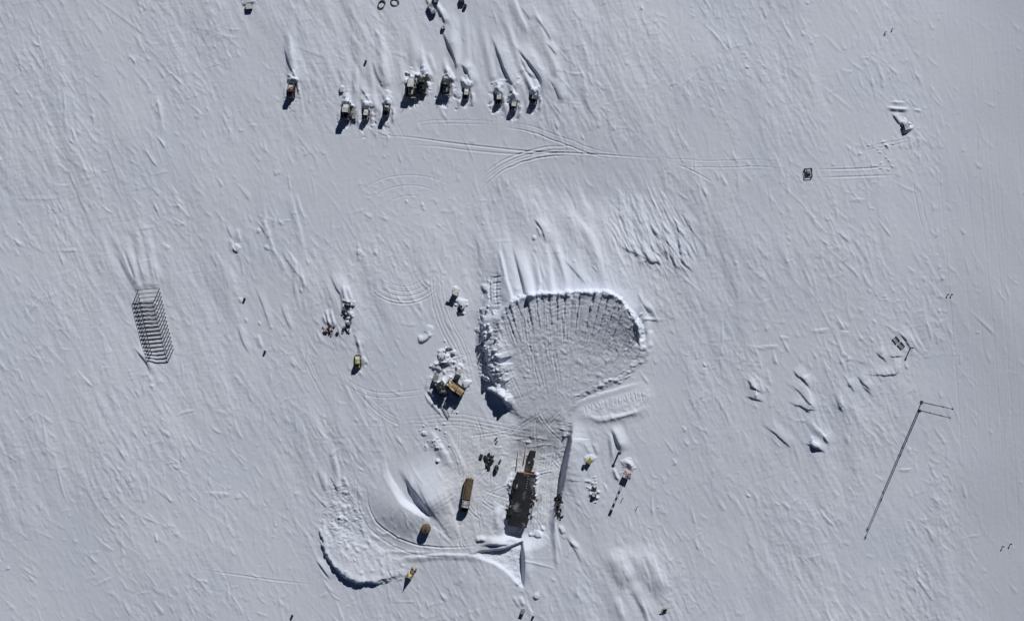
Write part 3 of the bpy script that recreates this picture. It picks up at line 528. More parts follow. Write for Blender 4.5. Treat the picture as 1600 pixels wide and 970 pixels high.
# ------------------------------------------------------------------ mesh kit
class MB:
    def __init__(s): s.bm = bmesh.new()
    def _xf(s, vs, loc, rz=0, rx=0, ry=0):
        from mathutils import Matrix, Euler
        m = Matrix.Translation(loc) @ Euler((math.radians(rx), math.radians(ry), math.radians(rz))).to_matrix().to_4x4()
        bmesh.ops.transform(s.bm, matrix=m, verts=vs)
    def box(s, x, y, z, sx, sy, sz, rz=0, bev=0.05, rx=0, ry=0, tx=1.0, ty=1.0):
        """box with its base centre at x,y,z; tx/ty taper the top"""
        r = bmesh.ops.create_cube(s.bm, size=1); vs = r['verts']
        for v in vs:
            k = v.co.z > 0
            v.co = Vector((v.co.x * sx * (tx if k else 1), v.co.y * sy * (ty if k else 1), (v.co.z + 0.5) * sz))
        if bev > 0:
            es = list({e for v in vs for e in v.link_edges})
            q = bmesh.ops.bevel(s.bm, geom=es, offset=min(bev, 0.35 * min(sx, sy, sz)), segments=1, affect='EDGES')
            vs = list({v for f in q['faces'] for v in f.verts} | {v for v in vs if v.is_valid})
        s._xf(vs, (x, y, z), rz, rx, ry); return s
    def rod(s, a, b, r, n=8, r2=None):
        a, b = Vector(a), Vector(b); d = b - a
        q = bmesh.ops.create_cone(s.bm, cap_ends=True, segments=n, radius1=r, radius2=r if r2 is None else r2, depth=d.length)
        rot = d.to_track_quat('Z', 'Y').to_matrix().to_4x4()
        from mathutils import Matrix
        bmesh.ops.transform(s.bm, matrix=Matrix.Translation((a + b) / 2) @ rot, verts=q['verts']); return s
    def prism(s, prof, x0, x1):
        """profile in the y-z plane, extruded along x"""
        A = [s.bm.verts.new((x0, y, z)) for y, z in prof]; B = [s.bm.verts.new((x1, y, z)) for y, z in prof]
        n = len(prof); s.bm.faces.new(A[::-1]); s.bm.faces.new(B)
        for i in range(n): s.bm.faces.new((A[i], A[(i + 1) % n], B[(i + 1) % n], B[i]))
        return s
    def prism_y(s, prof, y0, y1):
        """profile in the x-z plane, extruded along y"""
        A = [s.bm.verts.new((x, y0, z)) for x, z in prof]; B = [s.bm.verts.new((x, y1, z)) for x, z in prof]
        n = len(prof); s.bm.faces.new(A); s.bm.faces.new(B[::-1])
        for i in range(n): s.bm.faces.new((A[(i + 1) % n], A[i], B[i], B[(i + 1) % n]))
        return s
    def lathe(s, prof, n=20, x=0, y=0):
        rings = [[s.bm.verts.new((x + r * math.cos(2 * math.pi * k / n), y + r * math.sin(2 * math.pi * k / n), z)) for k in range(n)] for r, z in prof]
        for a, b in zip(rings, rings[1:]):
            for k in range(n): s.bm.faces.new((a[k], a[(k + 1) % n], b[(k + 1) % n], b[k]))
        s.bm.faces.new(rings[0][::-1]); s.bm.faces.new(rings[-1]); return s
    def torus(s, R, r, z, n=22, m=8, x=0, y=0, sx=1.0):
        V = [[s.bm.verts.new((x + sx * (R + r * math.cos(2 * math.pi * j / m)) * math.cos(2 * math.pi * i / n), y + (R + r * math.cos(2 * math.pi * j / m)) * math.sin(2 * math.pi * i / n), z + r * math.sin(2 * math.pi * j / m))) for j in range(m)] for i in range(n)]
        for i in range(n):
            for j in range(m): s.bm.faces.new((V[i][j], V[(i + 1) % n][j], V[(i + 1) % n][(j + 1) % m], V[i][(j + 1) % m]))
        return s
    def build(s, name, mat, parent=None, label=None):
        bmesh.ops.recalc_face_normals(s.bm, faces=s.bm.faces)
        me = bpy.data.meshes.new(name); s.bm.to_mesh(me); s.bm.free(); me.materials.append(mat)
        o = bpy.data.objects.new(name, me); C.objects.link(o)
        if parent: o.parent = parent
        if label: o['label'] = label
        return o
def tag(o, label, cat, group=None):
    o['label'] = label; o['category'] = cat; o['kind'] = 'thing'
    if group: o['group'] = group
    return o
def empty(name, label, cat, p, rz=0, group=None, scale=1.0):
    o = bpy.data.objects.new(name, None); C.objects.link(o); o.empty_display_size = 0.5
    o.location = p; o.rotation_euler = (0, 0, math.radians(rz)); o.scale = (scale,) * 3
    return tag(o, label, cat, group)
def copy_tree(o, parent=None):
    c = o.copy(); C.objects.link(c); c.parent = parent
    for ch in list(o.children): copy_tree(ch, c)
    return c
def place(o, name, label, p, rz, group=None, scale=1.0):
    o.name = name; o.location = p; o.rotation_euler = (0, 0, math.radians(rz)); o.scale = (scale,) * 3; o['label'] = label
    if group: o['group'] = group
    return o

M = dict(
    white=paint('white_paint', (0.62, 0.63, 0.64), 0.5, 0, 0.2, 0.25), cream=paint('cream_paint', (0.50, 0.47, 0.38), 0.55, 0, 0.25, 0.8),
    maroon=paint('maroon_paint', (0.13, 0.035, 0.045), 0.5, 0, 0.3, 0.45), black=paint('black_paint', (0.03, 0.032, 0.036), 0.6, 0, 0.3, 0.08),
    dark=paint('dark_steel', (0.07, 0.075, 0.085), 0.55, 0.3, 0.35, 0.3), grey=paint('grey_paint', (0.27, 0.28, 0.30), 0.55, 0, 0.25, 0.5),
    rubber=paint('track_rubber', (0.025, 0.025, 0.027), 0.85, 0, 0.3, 0.12), yellow=paint('yellow_paint', (0.46, 0.34, 0.12), 0.5, 0, 0.3, 0.3),
    lime=paint('yellow_green_paint', (0.40, 0.40, 0.07), 0.5, 0, 0.3, 0.25), orange=paint('orange_paint', (0.40, 0.21, 0.08), 0.55, 0, 0.3, 0.15),
    brown=paint('brown_tarpaulin', (0.16, 0.115, 0.075), 0.8, 0, 0.5, 0.0, 0.8), timber=paint('raw_timber', (0.36, 0.26, 0.14), 0.8, 0, 0.35, 0.2),
    tarwood=paint('tarred_timber', (0.035, 0.032, 0.03), 0.85, 0, 0.4, 0.25), rust=paint('rusty_iron', (0.17, 0.07, 0.05), 0.8, 0.2, 0.45, 0.3),
    alu=paint('weathered_aluminium', (0.34, 0.32, 0.29), 0.5, 0.4, 0.25, 0.0), rib=paint('dull_brown_steel', (0.20, 0.185, 0.18), 0.6, 0.2, 0.3, 0.0), pink=paint('faded_red_paint', (0.30, 0.17, 0.15), 0.6, 0, 0.35, 0.5),
    blue=paint('blue_grey_paint', (0.10, 0.14, 0.20), 0.55, 0, 0.3, 0.35), roof=paint('grey_roofing_felt', (0.020, 0.024, 0.033), 0.85, 0, 0.6, 0.14, 0.3, 0.22),
    canvas=paint('ochre_canvas', (0.48, 0.40, 0.22), 0.85, 0, 0.25, 0.3), steel=paint('dull_galvanised_steel', (0.11, 0.115, 0.125), 0.5, 0.4, 0.3, 0.0), caked=paint('snow_caked_deck', (0.05, 0.05, 0.055), 0.8, 0, 0.3, 1.1), glass=glass('dark_window_glass'))

# ------------------------------------------------------------------ tracked vehicles (driving direction = local +y)
def track_profile(l, h, z=0.02):
    r = h / 2; p = []
    for k in range(7): a = -math.pi / 2 + math.pi * k / 6; p.append((l / 2 - r + r * math.cos(a), z + r + r * math.sin(a)))
    for k in range(7): a = math.pi / 2 + math.pi * k / 6; p.append((-l / 2 + r + r * math.cos(a), z + r + r * math.sin(a)))
    return p
def add_tracks(t, l, h, gauge, w):
    for s in (-1, 1):
        o = MB().prism(track_profile(l, h), s * gauge / 2 - w / 2, s * gauge / 2 + w / 2).build('track', M['rubber'], t)
        for k in (-1, 0, 1):
            y = k * l * 0.28; x = s * (gauge / 2 + w / 2)
            MB().rod((x - s * 0.03, y, h / 2), (x + s * 0.05, y, h / 2), h * 0.33, 12).build('road_wheel', M['dark'], o)
def snow_tractor(name, label, p, rz, body, cab, deck, s=1.0, tall=1.0, group=None):
    t = empty(name, label, 'snow tractor', p, rz, group, s)
    add_tracks(t, 4.5, 0.95, 1.75, 0.55)
    MB().box(0, 0, 0.55, 1.2, 4.3, 0.5).build('chassis', M['dark'], t)
    MB().box(0, 1.55, 1.0, 1.5, 1.35, 0.65, tx=0.9, ty=0.92, bev=0.09).box(0, 1.5, 1.63, 0.7, 0.7, 0.05, bev=0).build('hood', M[body], t)
    z1 = 1.0; hc = 1.75 * tall
    c = MB().box(0, 0.15, z1, 1.75, 1.5, hc, tx=0.9, ty=0.88, bev=0.1).build('cab', M[cab], t)
    MB().box(0, 0.15, z1 + hc - 0.01, 1.68, 1.45, 0.12, bev=0.05).build('roof', M[cab], c)
    MB().box(0, 0.875, z1 + hc * 0.45, 1.45, 0.05, hc * 0.42, bev=0.01, rx=4).build('windscreen', M['glass'], c)
    for sx in (-1, 1): MB().box(sx * 0.855, 0.15, z1 + hc * 0.48, 0.05, 1.05, hc * 0.38, bev=0.01, ry=-sx * 3).build('side_window', M['glass'], c)
    d = MB().box(0, -1.55, 1.0, 1.75, 1.75, 0.14).build('cargo_deck', M[deck], t)
    for sx in (-1, 1): MB().box(sx * 0.86, -1.55, 1.14, 0.07, 1.75, 0.38, bev=0.02).build('side_board', M[deck], d)
    MB().box(0, -2.4, 1.14, 1.65, 0.07, 0.38, bev=0.02).build('tail_board', M[deck], d)
    MB().box(0, 2.32, 0.6, 1.7, 0.16, 0.3, bev=0.04).build('bumper', M['white'], t)
    for sx in (-1, 1): MB().rod((sx * 0.55, 2.15, 1.3), (sx * 0.55, 2.3, 1.3), 0.11, 10).build('headlight', M['white'], t)
    MB().rod((0.62, 1.1, 1.4), (0.62, 1.1, 2.55), 0.06).build('exhaust_pipe', M['rust'], t)
    return t
def bulldozer(name, label, p, rz, body, cab, s=1.0, blade=True, cat='bulldozer'):
    t = empty(name, label, cat, p, rz, None, s)
    add_tracks(t, 4.3, 1.15, 1.9, 0.6)
    MB().box(0, -0.1, 0.6, 1.3, 4.2, 0.7).build('body', M[body], t)
    MB().box(0, 1.25, 1.25, 1.2, 1.7, 0.85, tx=0.92, ty=0.95, bev=0.08).box(0, 1.25, 2.06, 0.5, 1.2, 0.06, bev=0.01).build('hood', M[body], t)
    c = MB().box(0, -0.5, 1.25, 1.6, 1.5, 1.6, tx=0.93, ty=0.9, bev=0.08).build('cab', M[cab], t)
    MB().box(0, -0.5, 2.84, 1.75, 1.7, 0.12, bev=0.04).build('roof', M[cab], c)
    MB().box(0, 0.24, 2.0, 1.3, 0.05, 0.7, bev=0.01, rx=3).build('windscreen', M['glass'], c)
    for sx in (-1, 1): MB().box(sx * 0.79, -0.5, 2.0, 0.05, 1.0, 0.65, bev=0.01, ry=-sx * 2).build('side_window', M['glass'], c)
    MB().box(0, -1.75, 1.25, 1.5, 0.9, 0.7, bev=0.07).build('fuel_tank', M['caked'], t)
    if blade:
        MB().prism([(2.75, 0.1), (2.95, 0.15), (2.8, 0.65), (2.95, 1.2), (2.78, 1.2), (2.62, 0.65)], -1.6, 1.6).build('blade', M[body], t)
    for sx in (-1, 1): MB().rod((sx * 1.42, -0.2, 0.6), (sx * 1.3, 2.75, 0.5), 0.1).build('push_arm', M[body], t)
    MB().rod((0.35, 1.5, 2.0), (0.35, 1.5, 2.9), 0.07).build('exhaust_pipe', M['rust'], t)
    return t
def sled_hut(name, label, p, rz, wall, roof, l=4.6, w=2.4, h=2.2, s=1.0):
    t = empty(name, label, 'sled hut', p, rz, None, s)
    for sx in (-1, 1): MB().prism([(-l / 2 - .2, 0.05), (l / 2, 0.05), (l / 2 + .5, 0.45), (l / 2 + .4, 0.5), (l / 2 - .1, 0.2), (-l / 2 - .2, 0.2)], sx * w * .36 - .1, sx * w * .36 + .1).build('runner', M['dark'], t)
    MB().box(0, 0, 0.2, w * .9, l * .96, 0.25, bev=0.03).build('sled_frame', M['dark'], t)
    b = MB().box(0, 0, 0.45, w, l, h, bev=0.06).build('wall', M[wall], t)
    r = MB().prism_y([(-w / 2 - .1, h + .44), (w / 2 + .1, h + .44), (w / 2 + .1, h + .54), (w * .25, h + .68), (0, h + .72), (-w * .25, h + .68), (-w / 2 - .1, h + .54)], -l / 2 - .1, l / 2 + .1).build('roof', M[roof], t)
    MB().box(0, -l * .12, h + .72, 0.7, 0.7, 0.2, bev=0.04).build('hatch', M['black'], r)
    MB().rod((w * .28, l * .3, h + .6), (w * .28, l * .3, h + 1.1), 0.09).build('stove_pipe', M['dark'], r)
    MB().box(0, l / 2 + .02, 0.55, 0.8, 0.06, 1.7, bev=0.02).build('door', M['grey'], b)
    for sx in (-1, 1): MB().box(sx * (w / 2 + .01), 0, 1.35, 0.05, 1.0, 0.6, bev=0.01).build('window', M['glass'], b)
    MB().rod((-w * .3, l / 2 + .3, 0.35), (0, l / 2 + 1.4, 0.25), 0.05).rod((w * .3, l / 2 + .3, 0.35), (0, l / 2 + 1.4, 0.25), 0.05).build('tow_bar', M['dark'], t)
    return t

G = 'vehicles parked in a row on the snow'
row = []
row.append(snow_tractor('snow_tractor', 'maroon tracked tractor parked alone at the west end of the row, dark shadow below it', spot(456, 142, 4), 178, 'maroon', 'maroon', 'caked', 0.95))
row.append(snow_tractor('snow_tractor', 'tall white tractor with black deck and hood, throwing the longest shadow in the row', spot(542, 174, 4), 177, 'black', 'white', 'caked', 1.12, 1.12))
row.append(snow_tractor('snow_tractor', 'small pale grey green tractor just right of the low grey sled in the row', spot(573, 179, 4), 176, 'grey', 'cream', 'caked', 0.8))
row.append(snow_tractor('snow_tractor', 'narrow black tractor standing alone between the pale green tractor and the cream bulldozer', spot(605, 173, 4), 172, 'black', 'black', 'caked', 0.82, 1.25))
row.append(bulldozer('bulldozer', 'cream bulldozer with snow on its cab, leftmost of the three bulldozers', spot(643, 138, 4), 176, 'cream', 'cream', 1.12))
row.append(bulldozer('bulldozer', 'dark bulldozer close beside the cream one, middle of the three bulldozers', spot(660, 131, 4), 172, 'dark', 'black', 1.08))
row.append(bulldozer('bulldozer', 'dark grey bulldozer with a snow patched deck, rightmost of the three bulldozers', spot(697, 134, 4), 172, 'grey', 'dark', 1.1))
row.append(snow_tractor('snow_tractor', 'short black tractor with white cab roof, just right of the three bulldozers', spot(729, 147, 4), 174, 'black', 'white', 'caked', 0.78))
row.append(snow_tractor('snow_tractor', 'black tractor with white cab, left one of the three tractors at the east end', spot(780, 154, 4), 178, 'black', 'white', 'caked', 0.84))
row.append(snow_tractor('snow_tractor', 'grey tractor, middle and southernmost of the three tractors at the east end', spot(803, 165, 4), 174, 'grey', 'white', 'caked', 0.84))
row.append(snow_tractor('snow_tractor', 'blue grey tractor in a dark hollow, last vehicle of the row', spot(835, 154, 4), 172, 'blue', 'blue', 'caked', 0.9))
for k_, o in enumerate(row): o['group'] = G; o.scale.z *= 1.28 if k_ < 7 else 1.05
t = empty('cargo_sled', 'low grey cargo sled half buried between the white sled hut and the small pale tractor', 'sled', spot(554, 180, 3), 176)
for sx in (-1, 1): MB().prism([(-2, 0), (1.8, 0), (2.3, .4), (2.2, .45), (1.7, .15), (-2, .15)], sx * .6 - .08, sx * .6 + .08).build('runner', M['dark'], t)
MB().box(0, 0, .15, 1.6, 3.9, .2, bev=.03).build('deck', M['grey'], t)
MB().box(0, .4, .35, 1.3, 2.2, .55, bev=.12, tx=.85, ty=.9).build('covered_load', M['grey'], t)

snow_tractor('snow_tractor', 'yellow green tractor standing by itself in the open snow west of the yellow loader', spot(560, 564, 4), 180, 'lime', 'lime', 'cream', 0.86)
# the tracked truck beside the dark shed
t = empty('tracked_truck', 'long truck with brown tarpaulin load and snowy grey cab, left of the dark shed', 'truck', spot(730, 772, 6), 170)
add_tracks(t, 10.4, 0.9, 2.0, 0.5)
MB().box(0, -.2, .6, 1.5, 10.6, .4).build('chassis', M['dark'], t)
b = MB().box(0, -2.0, 1.0, 2.5, 6.6, .2).build('cargo_bed', M['orange'], t)
for sx in (-1, 1): MB().box(sx * 1.25, -2.0, 1.2, .09, 6.6, .75, bev=.02).build('side_board', M['canvas'], b)
MB().box(0, -5.27, 1.2, 2.45, .1, .8, bev=.02).build('tail_board', M['orange'], b)
MB().prism_y([(-1.15, 1.2), (1.15, 1.2), (1.15, 1.85), (.7, 2.25), (0, 2.35), (-.7, 2.2), (-1.15, 1.8)], -5.1, 1.15).build('tarpaulin_load', M['brown'], t)
c = MB().box(0, 2.65, 1.0, 2.35, 2.4, 1.75, tx=.92, ty=.85, bev=.12).build('cab', M['grey'], t)
MB().box(0, 2.62, 2.74, 2.15, 2.05, .12, bev=.04).build('roof', M['grey'], c)
MB().box(0, 3.76, 1.9, 1.9, .05, .7, bev=.01, rx=6).build('windscreen', M['glass'], c)
for sx in (-1, 1): MB().box(sx * 1.13, 2.65, 1.85, .05, 1.3, .65, bev=.01, ry=-sx * 3).build('side_window', M['glass'], c)
MB().box(0, 4.5, 1.0, 2.0, 1.3, .75, tx=.9, ty=.9, bev=.1).build('hood', M['black'], t)
MB().box(0, 5.25, .6, 2.3, .2, .5, bev=.04).build('bumper', M['black'], t)
for sx in (-1, 1): MB().rod((sx * .75, 5.05, 1.25), (sx * .75, 5.22, 1.25), .13, 10).build('headlight', M['white'], t)

# ------------------------------------------------------------------ the loader, the crane and what lies round them
t = empty('track_loader', 'yellow and orange track loader casting a large blue shadow, tilted across the snow lumps', 'loader', spot(713, 606, 5, -0.1), 52, None, 1.15); t.scale.z = 1.3
add_tracks(t, 4.6, 1.2, 2.1, 0.62)
MB().box(0, -.2, .7, 1.4, 4.4, .7).build('body', M['yellow'], t)
MB().box(0, -1.3, 1.4, 1.7, 2.0, 1.05, tx=.92, ty=.94, bev=.1).build('engine_cover', M['canvas'], t)
MB().box(0, -1.3, 2.44, .55, 1.9, .09, bev=.02).build('hood_stripe', M['orange'], t)
c = MB().box(0, .55, 1.4, 1.75, 1.6, 1.6, tx=.92, ty=.9, bev=.1).build('cab', M['canvas'], t)
MB().box(0, .55, 2.99, 1.75, 1.6, .12, bev=.05).build('roof', M['canvas'], c); MB().box(0, .55, 3.1, .55, 1.5, .05, bev=.01).build('roof_stripe', M['orange'], c)
MB().box(0, 1.33, 2.0, 1.4, .05, .75, bev=.01, rx=4).build('windscreen', M['glass'], c)
for sx in (-1, 1): MB().box(sx * .86, .55, 2.05, .05, 1.1, .7, bev=.01, ry=-sx * 3).build('side_window', M['glass'], c)
for sx in (-1, 1): MB().rod((sx * .75, .2, 1.7), (sx * .75, 3.0, 1.1), .12).build('lift_arm', M['orange'], t)
MB().prism([(2.9, .35), (3.75, .3), (3.8, .42), (3.2, .6), (3.05, 1.35), (2.9, 1.4)], -1.35, 1.35).build('bucket', M['cream'], t)
MB().rod((-.4, -1.6, 2.4), (-.4, -1.6, 3.2), .08).build('exhaust_pipe', M['rust'], t)

t = empty('crawler_crane', 'black crawler crane with thin boom reaching down to the snow beside the yellow loader', 'crane', spot(690, 607, 5), 205)
add_tracks(t, 4.2, 1.0, 2.0, 0.6)
MB().lathe([(.9, .9), (.9, 1.15)], 18).build('turntable', M['dark'], t)
u = MB().box(0, -.5, 1.15, 2.3, 3.2, 1.3, bev=.1).build('upper_body', M['black'], t)
MB().box(0, -1.9, 1.2, 2.4, .7, 1.1, bev=.12).build('counterweight', M['dark'], u)
c = MB().box(-.65, 1.35, 1.15, .95, 1.3, 1.8, ty=.85, bev=.08).build('cab', M['black'], t)
MB().box(-.65, 1.93, 1.9, .75, .05, .8, bev=.01, rx=4).build('windscreen', M['glass'], c)
bm = MB()
tip = Vector((1.46, 8.8, 0.35)); base = Vector((.4, .9, 1.6)); dr = (tip - base).normalized(); sd_ = dr.cross(Vector((0, 0, 1))).normalized() * .22; up_ = sd_.cross(dr).normalized() * .22
for a in (sd_ + up_, sd_ - up_, -sd_ + up_, -sd_ - up_): bm.rod(base + a, tip + a * .5, .05, 6)
for k in range(10):
    q = base.lerp(tip, k / 10); q2 = base.lerp(tip, (k + 1) / 10); f = 1 - .05 * k
    bm.rod(q + (sd_ + up_) * f, q2 + (-sd_ + up_) * f, .03, 5); bm.rod(q + (sd_ - up_) * f, q2 + (sd_ + up_) * f, .03, 5)
b = bm.build('lattice_boom', M['dark'], t)
MB().torus(.2, .07, 0, 14, 6, tip.x, tip.y).build('hook_block', M['dark'], b).location = (0, 0, tip.z)
MB().rod((.2, -.4, 2.4), (.2, -.8, 3.9), .07).rod((-.2, -.4, 2.4), (-.2, -.8, 3.9), .07).rod((-.2, -.8, 3.9), (.2, -.8, 3.9), .06).build('gantry', M['black'], t)
MB().rod((0, -.8, 3.9), tuple(base.lerp(tip, .9)), .025, 5).build('pendant_cable', M['dark'], t)

def crate(name, label, p, rz, l, w, h, mat, lid, cat='crate', group=None):
    t = empty(name, label, cat, p, rz, group)
    bx = MB().box(0, 0, .12, w, l, h, bev=.04).build('crate_body', M[mat], t)
    m_ = MB()
    for sx in (-1, 1):
        for sy in (-1, 1): m_.box(sx * (w / 2 + .01), sy * (l / 2 + .01), .12, .12, .12, h + .02, bev=.01)
    m_.build('corner_post', M['dark'], bx)
    MB().box(0, 0, .12 + h, w + .1, l + .1, .1, bev=.03).build('lid', M[lid], t)
    for sx in (-1, 1): MB().box(sx * w * .33, 0, 0, .14, l * .98, .12, bev=.01).build('skid', M['tarwood'], t)
    return t
crate('tall_crate', 'tall black crate with snow heaped on its top, north of the yellow loader', spot(718, 580, 2, -.1), -18, 1.6, 1.5, 2.4, 'black', 'white')
crate('supply_crate', 'dark supply crate standing alone just above the scrap iron beside the worn track', spot(713, 456, 2, -.1), -25, 2.0, 1.7, 1.9, 'black', 'cream')
crate('supply_crate', 'black crate with a grey lid leaning west of the crane, long thin shadow', spot(682, 589, 2, -.1), -15, 2.6, 1.3, 1.9, 'black', 'grey')
crate('small_crate', 'small grey box on the bare snow at the lower left of the dark supply crate', spot(701, 469, 2, -.05), -20, .9, .9, .7, 'dark', 'grey')
for (px, py, R, sx, lb) in ((703, 550, 1.2, 1.25, 'added dark ring for shade round snow lumps, upper of two north of the crane'), (693, 563, 1.0, 1.1, 'smaller added ring for shade round snow lumps, lower of two north of the crane'),
                            (596, 8, 1.0, 1.5, 'left one of two dark rings added for shade at the top edge of the picture'), (617, 4, 1.1, 1.2, 'right one of two dark rings added for shade at the top edge of the picture')):
    o = MB().torus(R, .17, .02, 26, 8, 0, 0, sx).torus(R * .9, .13, .14, 26, 8, .12, .1, sx * .92).build('shade_ring', M['dark']); o.location = spot(px, py, 2, .02); o.rotation_euler = (.06, -.05, 0); o.rotation_euler[2] = random.uniform(0, 3)  # dark rings added to imitate the ring-shaped shadows of snow lumps
    tag(o, lb, 'shade ring', 'dark rings added for shade on the snow')

# ------------------------------------------------------------------ scrap, timbers and scattered boxes
def beam(p, rz, l, w, h, mat, name, label, cat, group, tilt=0):
    o = MB().box(0, 0, 0, w, l, h, bev=.03).box(0, l * .3, h, w * .8, .12, .05, bev=.01).box(0, -l * .3, h, w * .8, .12, .05, bev=.01).build(name, M[mat]); o.location = p; o.rotation_euler = (math.radians(tilt), 0, math.radians(rz)); return tag(o, label, cat, group)
rs = random.Random(3)
def heap(n, cx, cy, sx, sy, lab, cat, grp, name, mats, l=(0.8, 2.0), w=(.25, .6), ang=(0, 180), stack=0.35, minr=0):
    for k in range(n):
        px, py = rs.gauss(cx, sx), rs.gauss(cy, sy)
        beam(spot(px, py, 1, -.08 + stack * rs.random() * max(0, 1 - abs(px - cx) / (2 * sx) - abs(py - cy) / (2 * sy)) * 2), rs.uniform(*ang), rs.uniform(*l), rs.uniform(*w), rs.uniform(.2, .55), rs.choice(mats), name, lab, cat, grp, rs.uniform(-9, 9))
heap(22, 873, 781, 2.2, 8.5, 'black timber piece heaped on the edge of the sunken yard, right of the dark shed', 'timber', 'black timbers on the yard edge', 'timber_beam', ['tarwood', 'black'], (1.0, 2.6), (.3, .6), (-40, 40), .6)
heap(9, 874, 803, 2.0, 5.5, 'dark wood offcut trailing down the yard edge below the black timbers', 'timber', 'offcuts along the yard edge', 'timber_offcut', ['tarwood', 'dark'], (.6, 1.4), (.2, .5))
for (px, py, l, w, a) in ((752, 712, 1.3, 1.0, -15), (759, 714, 1.5, .7, 20), (762, 718, 2.0, .8, -10), (765, 711, 1.8, .7, 15), (768, 720, 1.5, 1.2, -30), (765, 724, 1.2, .5, 0), (761, 726, 1.2, .6, 10), (764, 731, 1.0, .8, -8), (770, 711, .9, .3, 80)):
    beam(spot(px, py, 1, -.05), a, l, w, .6, rs.choice(['black', 'tarwood']), 'scrap_piece', 'ragged black scrap piece lying in the cluster left of the yard ramp', 'scrap', 'black scrap pieces left of the yard ramp', rs.uniform(-6, 6))
for (px, py, a, lb) in ((775, 685, -40, 'upper one of two small dark iron pieces in trampled snow above the black scrap'), (776, 690, -35, 'lower one of two small dark iron pieces in trampled snow above the black scrap')):
    beam(spot(px, py, 1, -.03), a, 1.0, .4, .3, 'dark', 'iron_piece', lb, 'scrap', 'small iron pieces')
o = MB().lathe([(.55, 0), (.75, .1), (.8, .8), (.72, 1.2), (.6, 1.28), (.25, 1.3)], 18).build('barrel', M['black']); o.location = spot(776, 730, 1, -.05); o.scale = (.9, 1.3, 1); tag(o, 'fat black barrel at the lower right of the black scrap pieces', 'barrel')
o = MB().lathe([(.3, 0), (.31, .3), (.29, .32), (.3, .6), (.28, .85)], 14).build('drum', M['dark']); o.location = spot(782, 718, 1, -.05); tag(o, 'single small dark drum between the black scrap and the yard ramp', 'drum')
heap(13, 517, 516, 4.5, 2.6, 'rusty red and black iron piece in the scrap heap at the foot of white drifts', 'scrap iron', 'scrap iron heap west of the yellow green tractor', 'scrap_iron', ['rust', 'black', 'dark', 'maroon'], (.7, 1.8), (.25, .7), (0, 180), .5)
o = beam(spot(528, 520, 1), 20, .8, .7, .5, 'dark', 'iron_piece', 'lone small dark piece at the right end of the rusty scrap heap', 'scrap', 'small iron pieces')
for (px, py, s_) in ((543, 474, .8), (547, 475, 1.0), (553, 476, .7), (539, 484, .9), (543, 489, .9), (545, 491, .7), (549, 497, .5), (547, 505, 1.0), (548, 503, .7), (539, 511, .8), (543, 512, .6), (545, 515, .7), (537, 516, .6)):
    crate('scattered_box', 'small dark box in the string of boxes above the yellow green tractor', spot(px, py, 1, -.05), rs.uniform(0, 90), 1.0 * s_, .9 * s_, .7 * s_, rs.choice(['black', 'dark', 'tarwood']), rs.choice(['grey', 'dark']), 'box', 'string of small dark boxes')
heap(9, 721, 482, 3.6, 3.0, 'twisted dark iron piece below the dark supply crate', 'scrap iron', 'twisted iron by the worn track', 'scrap_iron', ['dark', 'black', 'steel'], (.7, 1.6), (.2, .5), (0, 180), .6)
for (px, py, lb) in ((919, 754, 'slatted dark pallet, upper one of two in the open snow below the yellow generator'), (929, 773, 'slatted dark pallet, lower one of two in the open snow below the yellow generator')):
    t = empty('pallet', lb, 'pallet', spot(928, 763 if py < 760 else 773, 1, -.03), 80, 'dark pallets in the snow')
    for k in range(4): MB().box(-.6 + .4 * k, 0, .2, .26, 1.5, .1, bev=.01).build('slat', M['dark'], t)
    for k in (-1, 0, 1): MB().box(0, k * .6, 0, 1.5, .14, .2, bev=.01).build('bearer', M['tarwood'], t)
    if py > 760: MB().box(.1, .1, .3, 1.0, 1.0, .6, bev=.08).build('wrapped_load', M['grey'], t)

# ------------------------------------------------------------------ yellow generator, reddish tower hut, small things on the east side of the yard
t = empty('generator', 'small bright yellow generator half drifted in, next to a black drum', 'generator', spot(921, 719, 2, -.05), -35)
for sx in (-1, 1): MB().box(sx * .5, 0, 0, .15, 2.0, .15, bev=.02).build('skid', M['dark'], t)
MB().box(0, 0, .15, 1.3, 1.8, 1.1, bev=.1, tx=.95).build('housing', M['lime'], t)
MB().box(0, -.2, 1.25, .7, .7, .1, bev=.03).build('vent_panel', M['yellow'], t)
MB().rod((.4, .6, 1.2), (.4, .6, 1.7), .06).build('exhaust_pipe', M['rust'], t)
o = MB().lathe([(.5, 0), (.52, .35), (.49, .4), (.52, .45), (.52, .85), (.48, .95)], 16).build('drum', M['black']); o.location = spot(912, 727, 1, -.05); tag(o, 'black drum standing at the lower left of the yellow generator', 'drum')

t = empty('radio_tower', 'thin radio tower rising from a faded red cabin, long spotted shadow', 'tower', spot(979, 741, 2, -.2), -23)
b = MB().box(0, 0, .1, 2.0, 1.9, 1.6, bev=.08).build('cabin', M['pink'], t)
MB().box(0, 0, 1.7, 2.2, 2.1, .14, bev=.04).build('cabin_roof', M['pink'], b)
MB().box(0, -.97, .2, .7, .05, 1.3, bev=.01).build('door', M['maroon'], b)
TH = 7.6; m_ = MB()
for sx in (-1, 1):
    for sy in (-1, 1): m_.rod((sx * .30, sy * .30, 1.8), (sx * .22, sy * .22, TH), .06, 6)
for k in range(9):
    z = 1.9 + k * .62; f = .30 - .009 * k
    for (x1, y1, x2, y2) in ((-f, -f, f, -f), (f, -f, f, f), (f, f, -f, f), (-f, f, -f, -f)): m_.rod((x1, y1, z), (x2, y2, z + .6), .015, 5)
m_.build('lattice_mast', M['alu'], t)
for z, r in ((3.6, .35), (4.9, .42), (6.3, .5)): MB().box(0, 0, z, r * 1.5, r * 1.5, .35, bev=.03).build('platform', M['dark'], t)
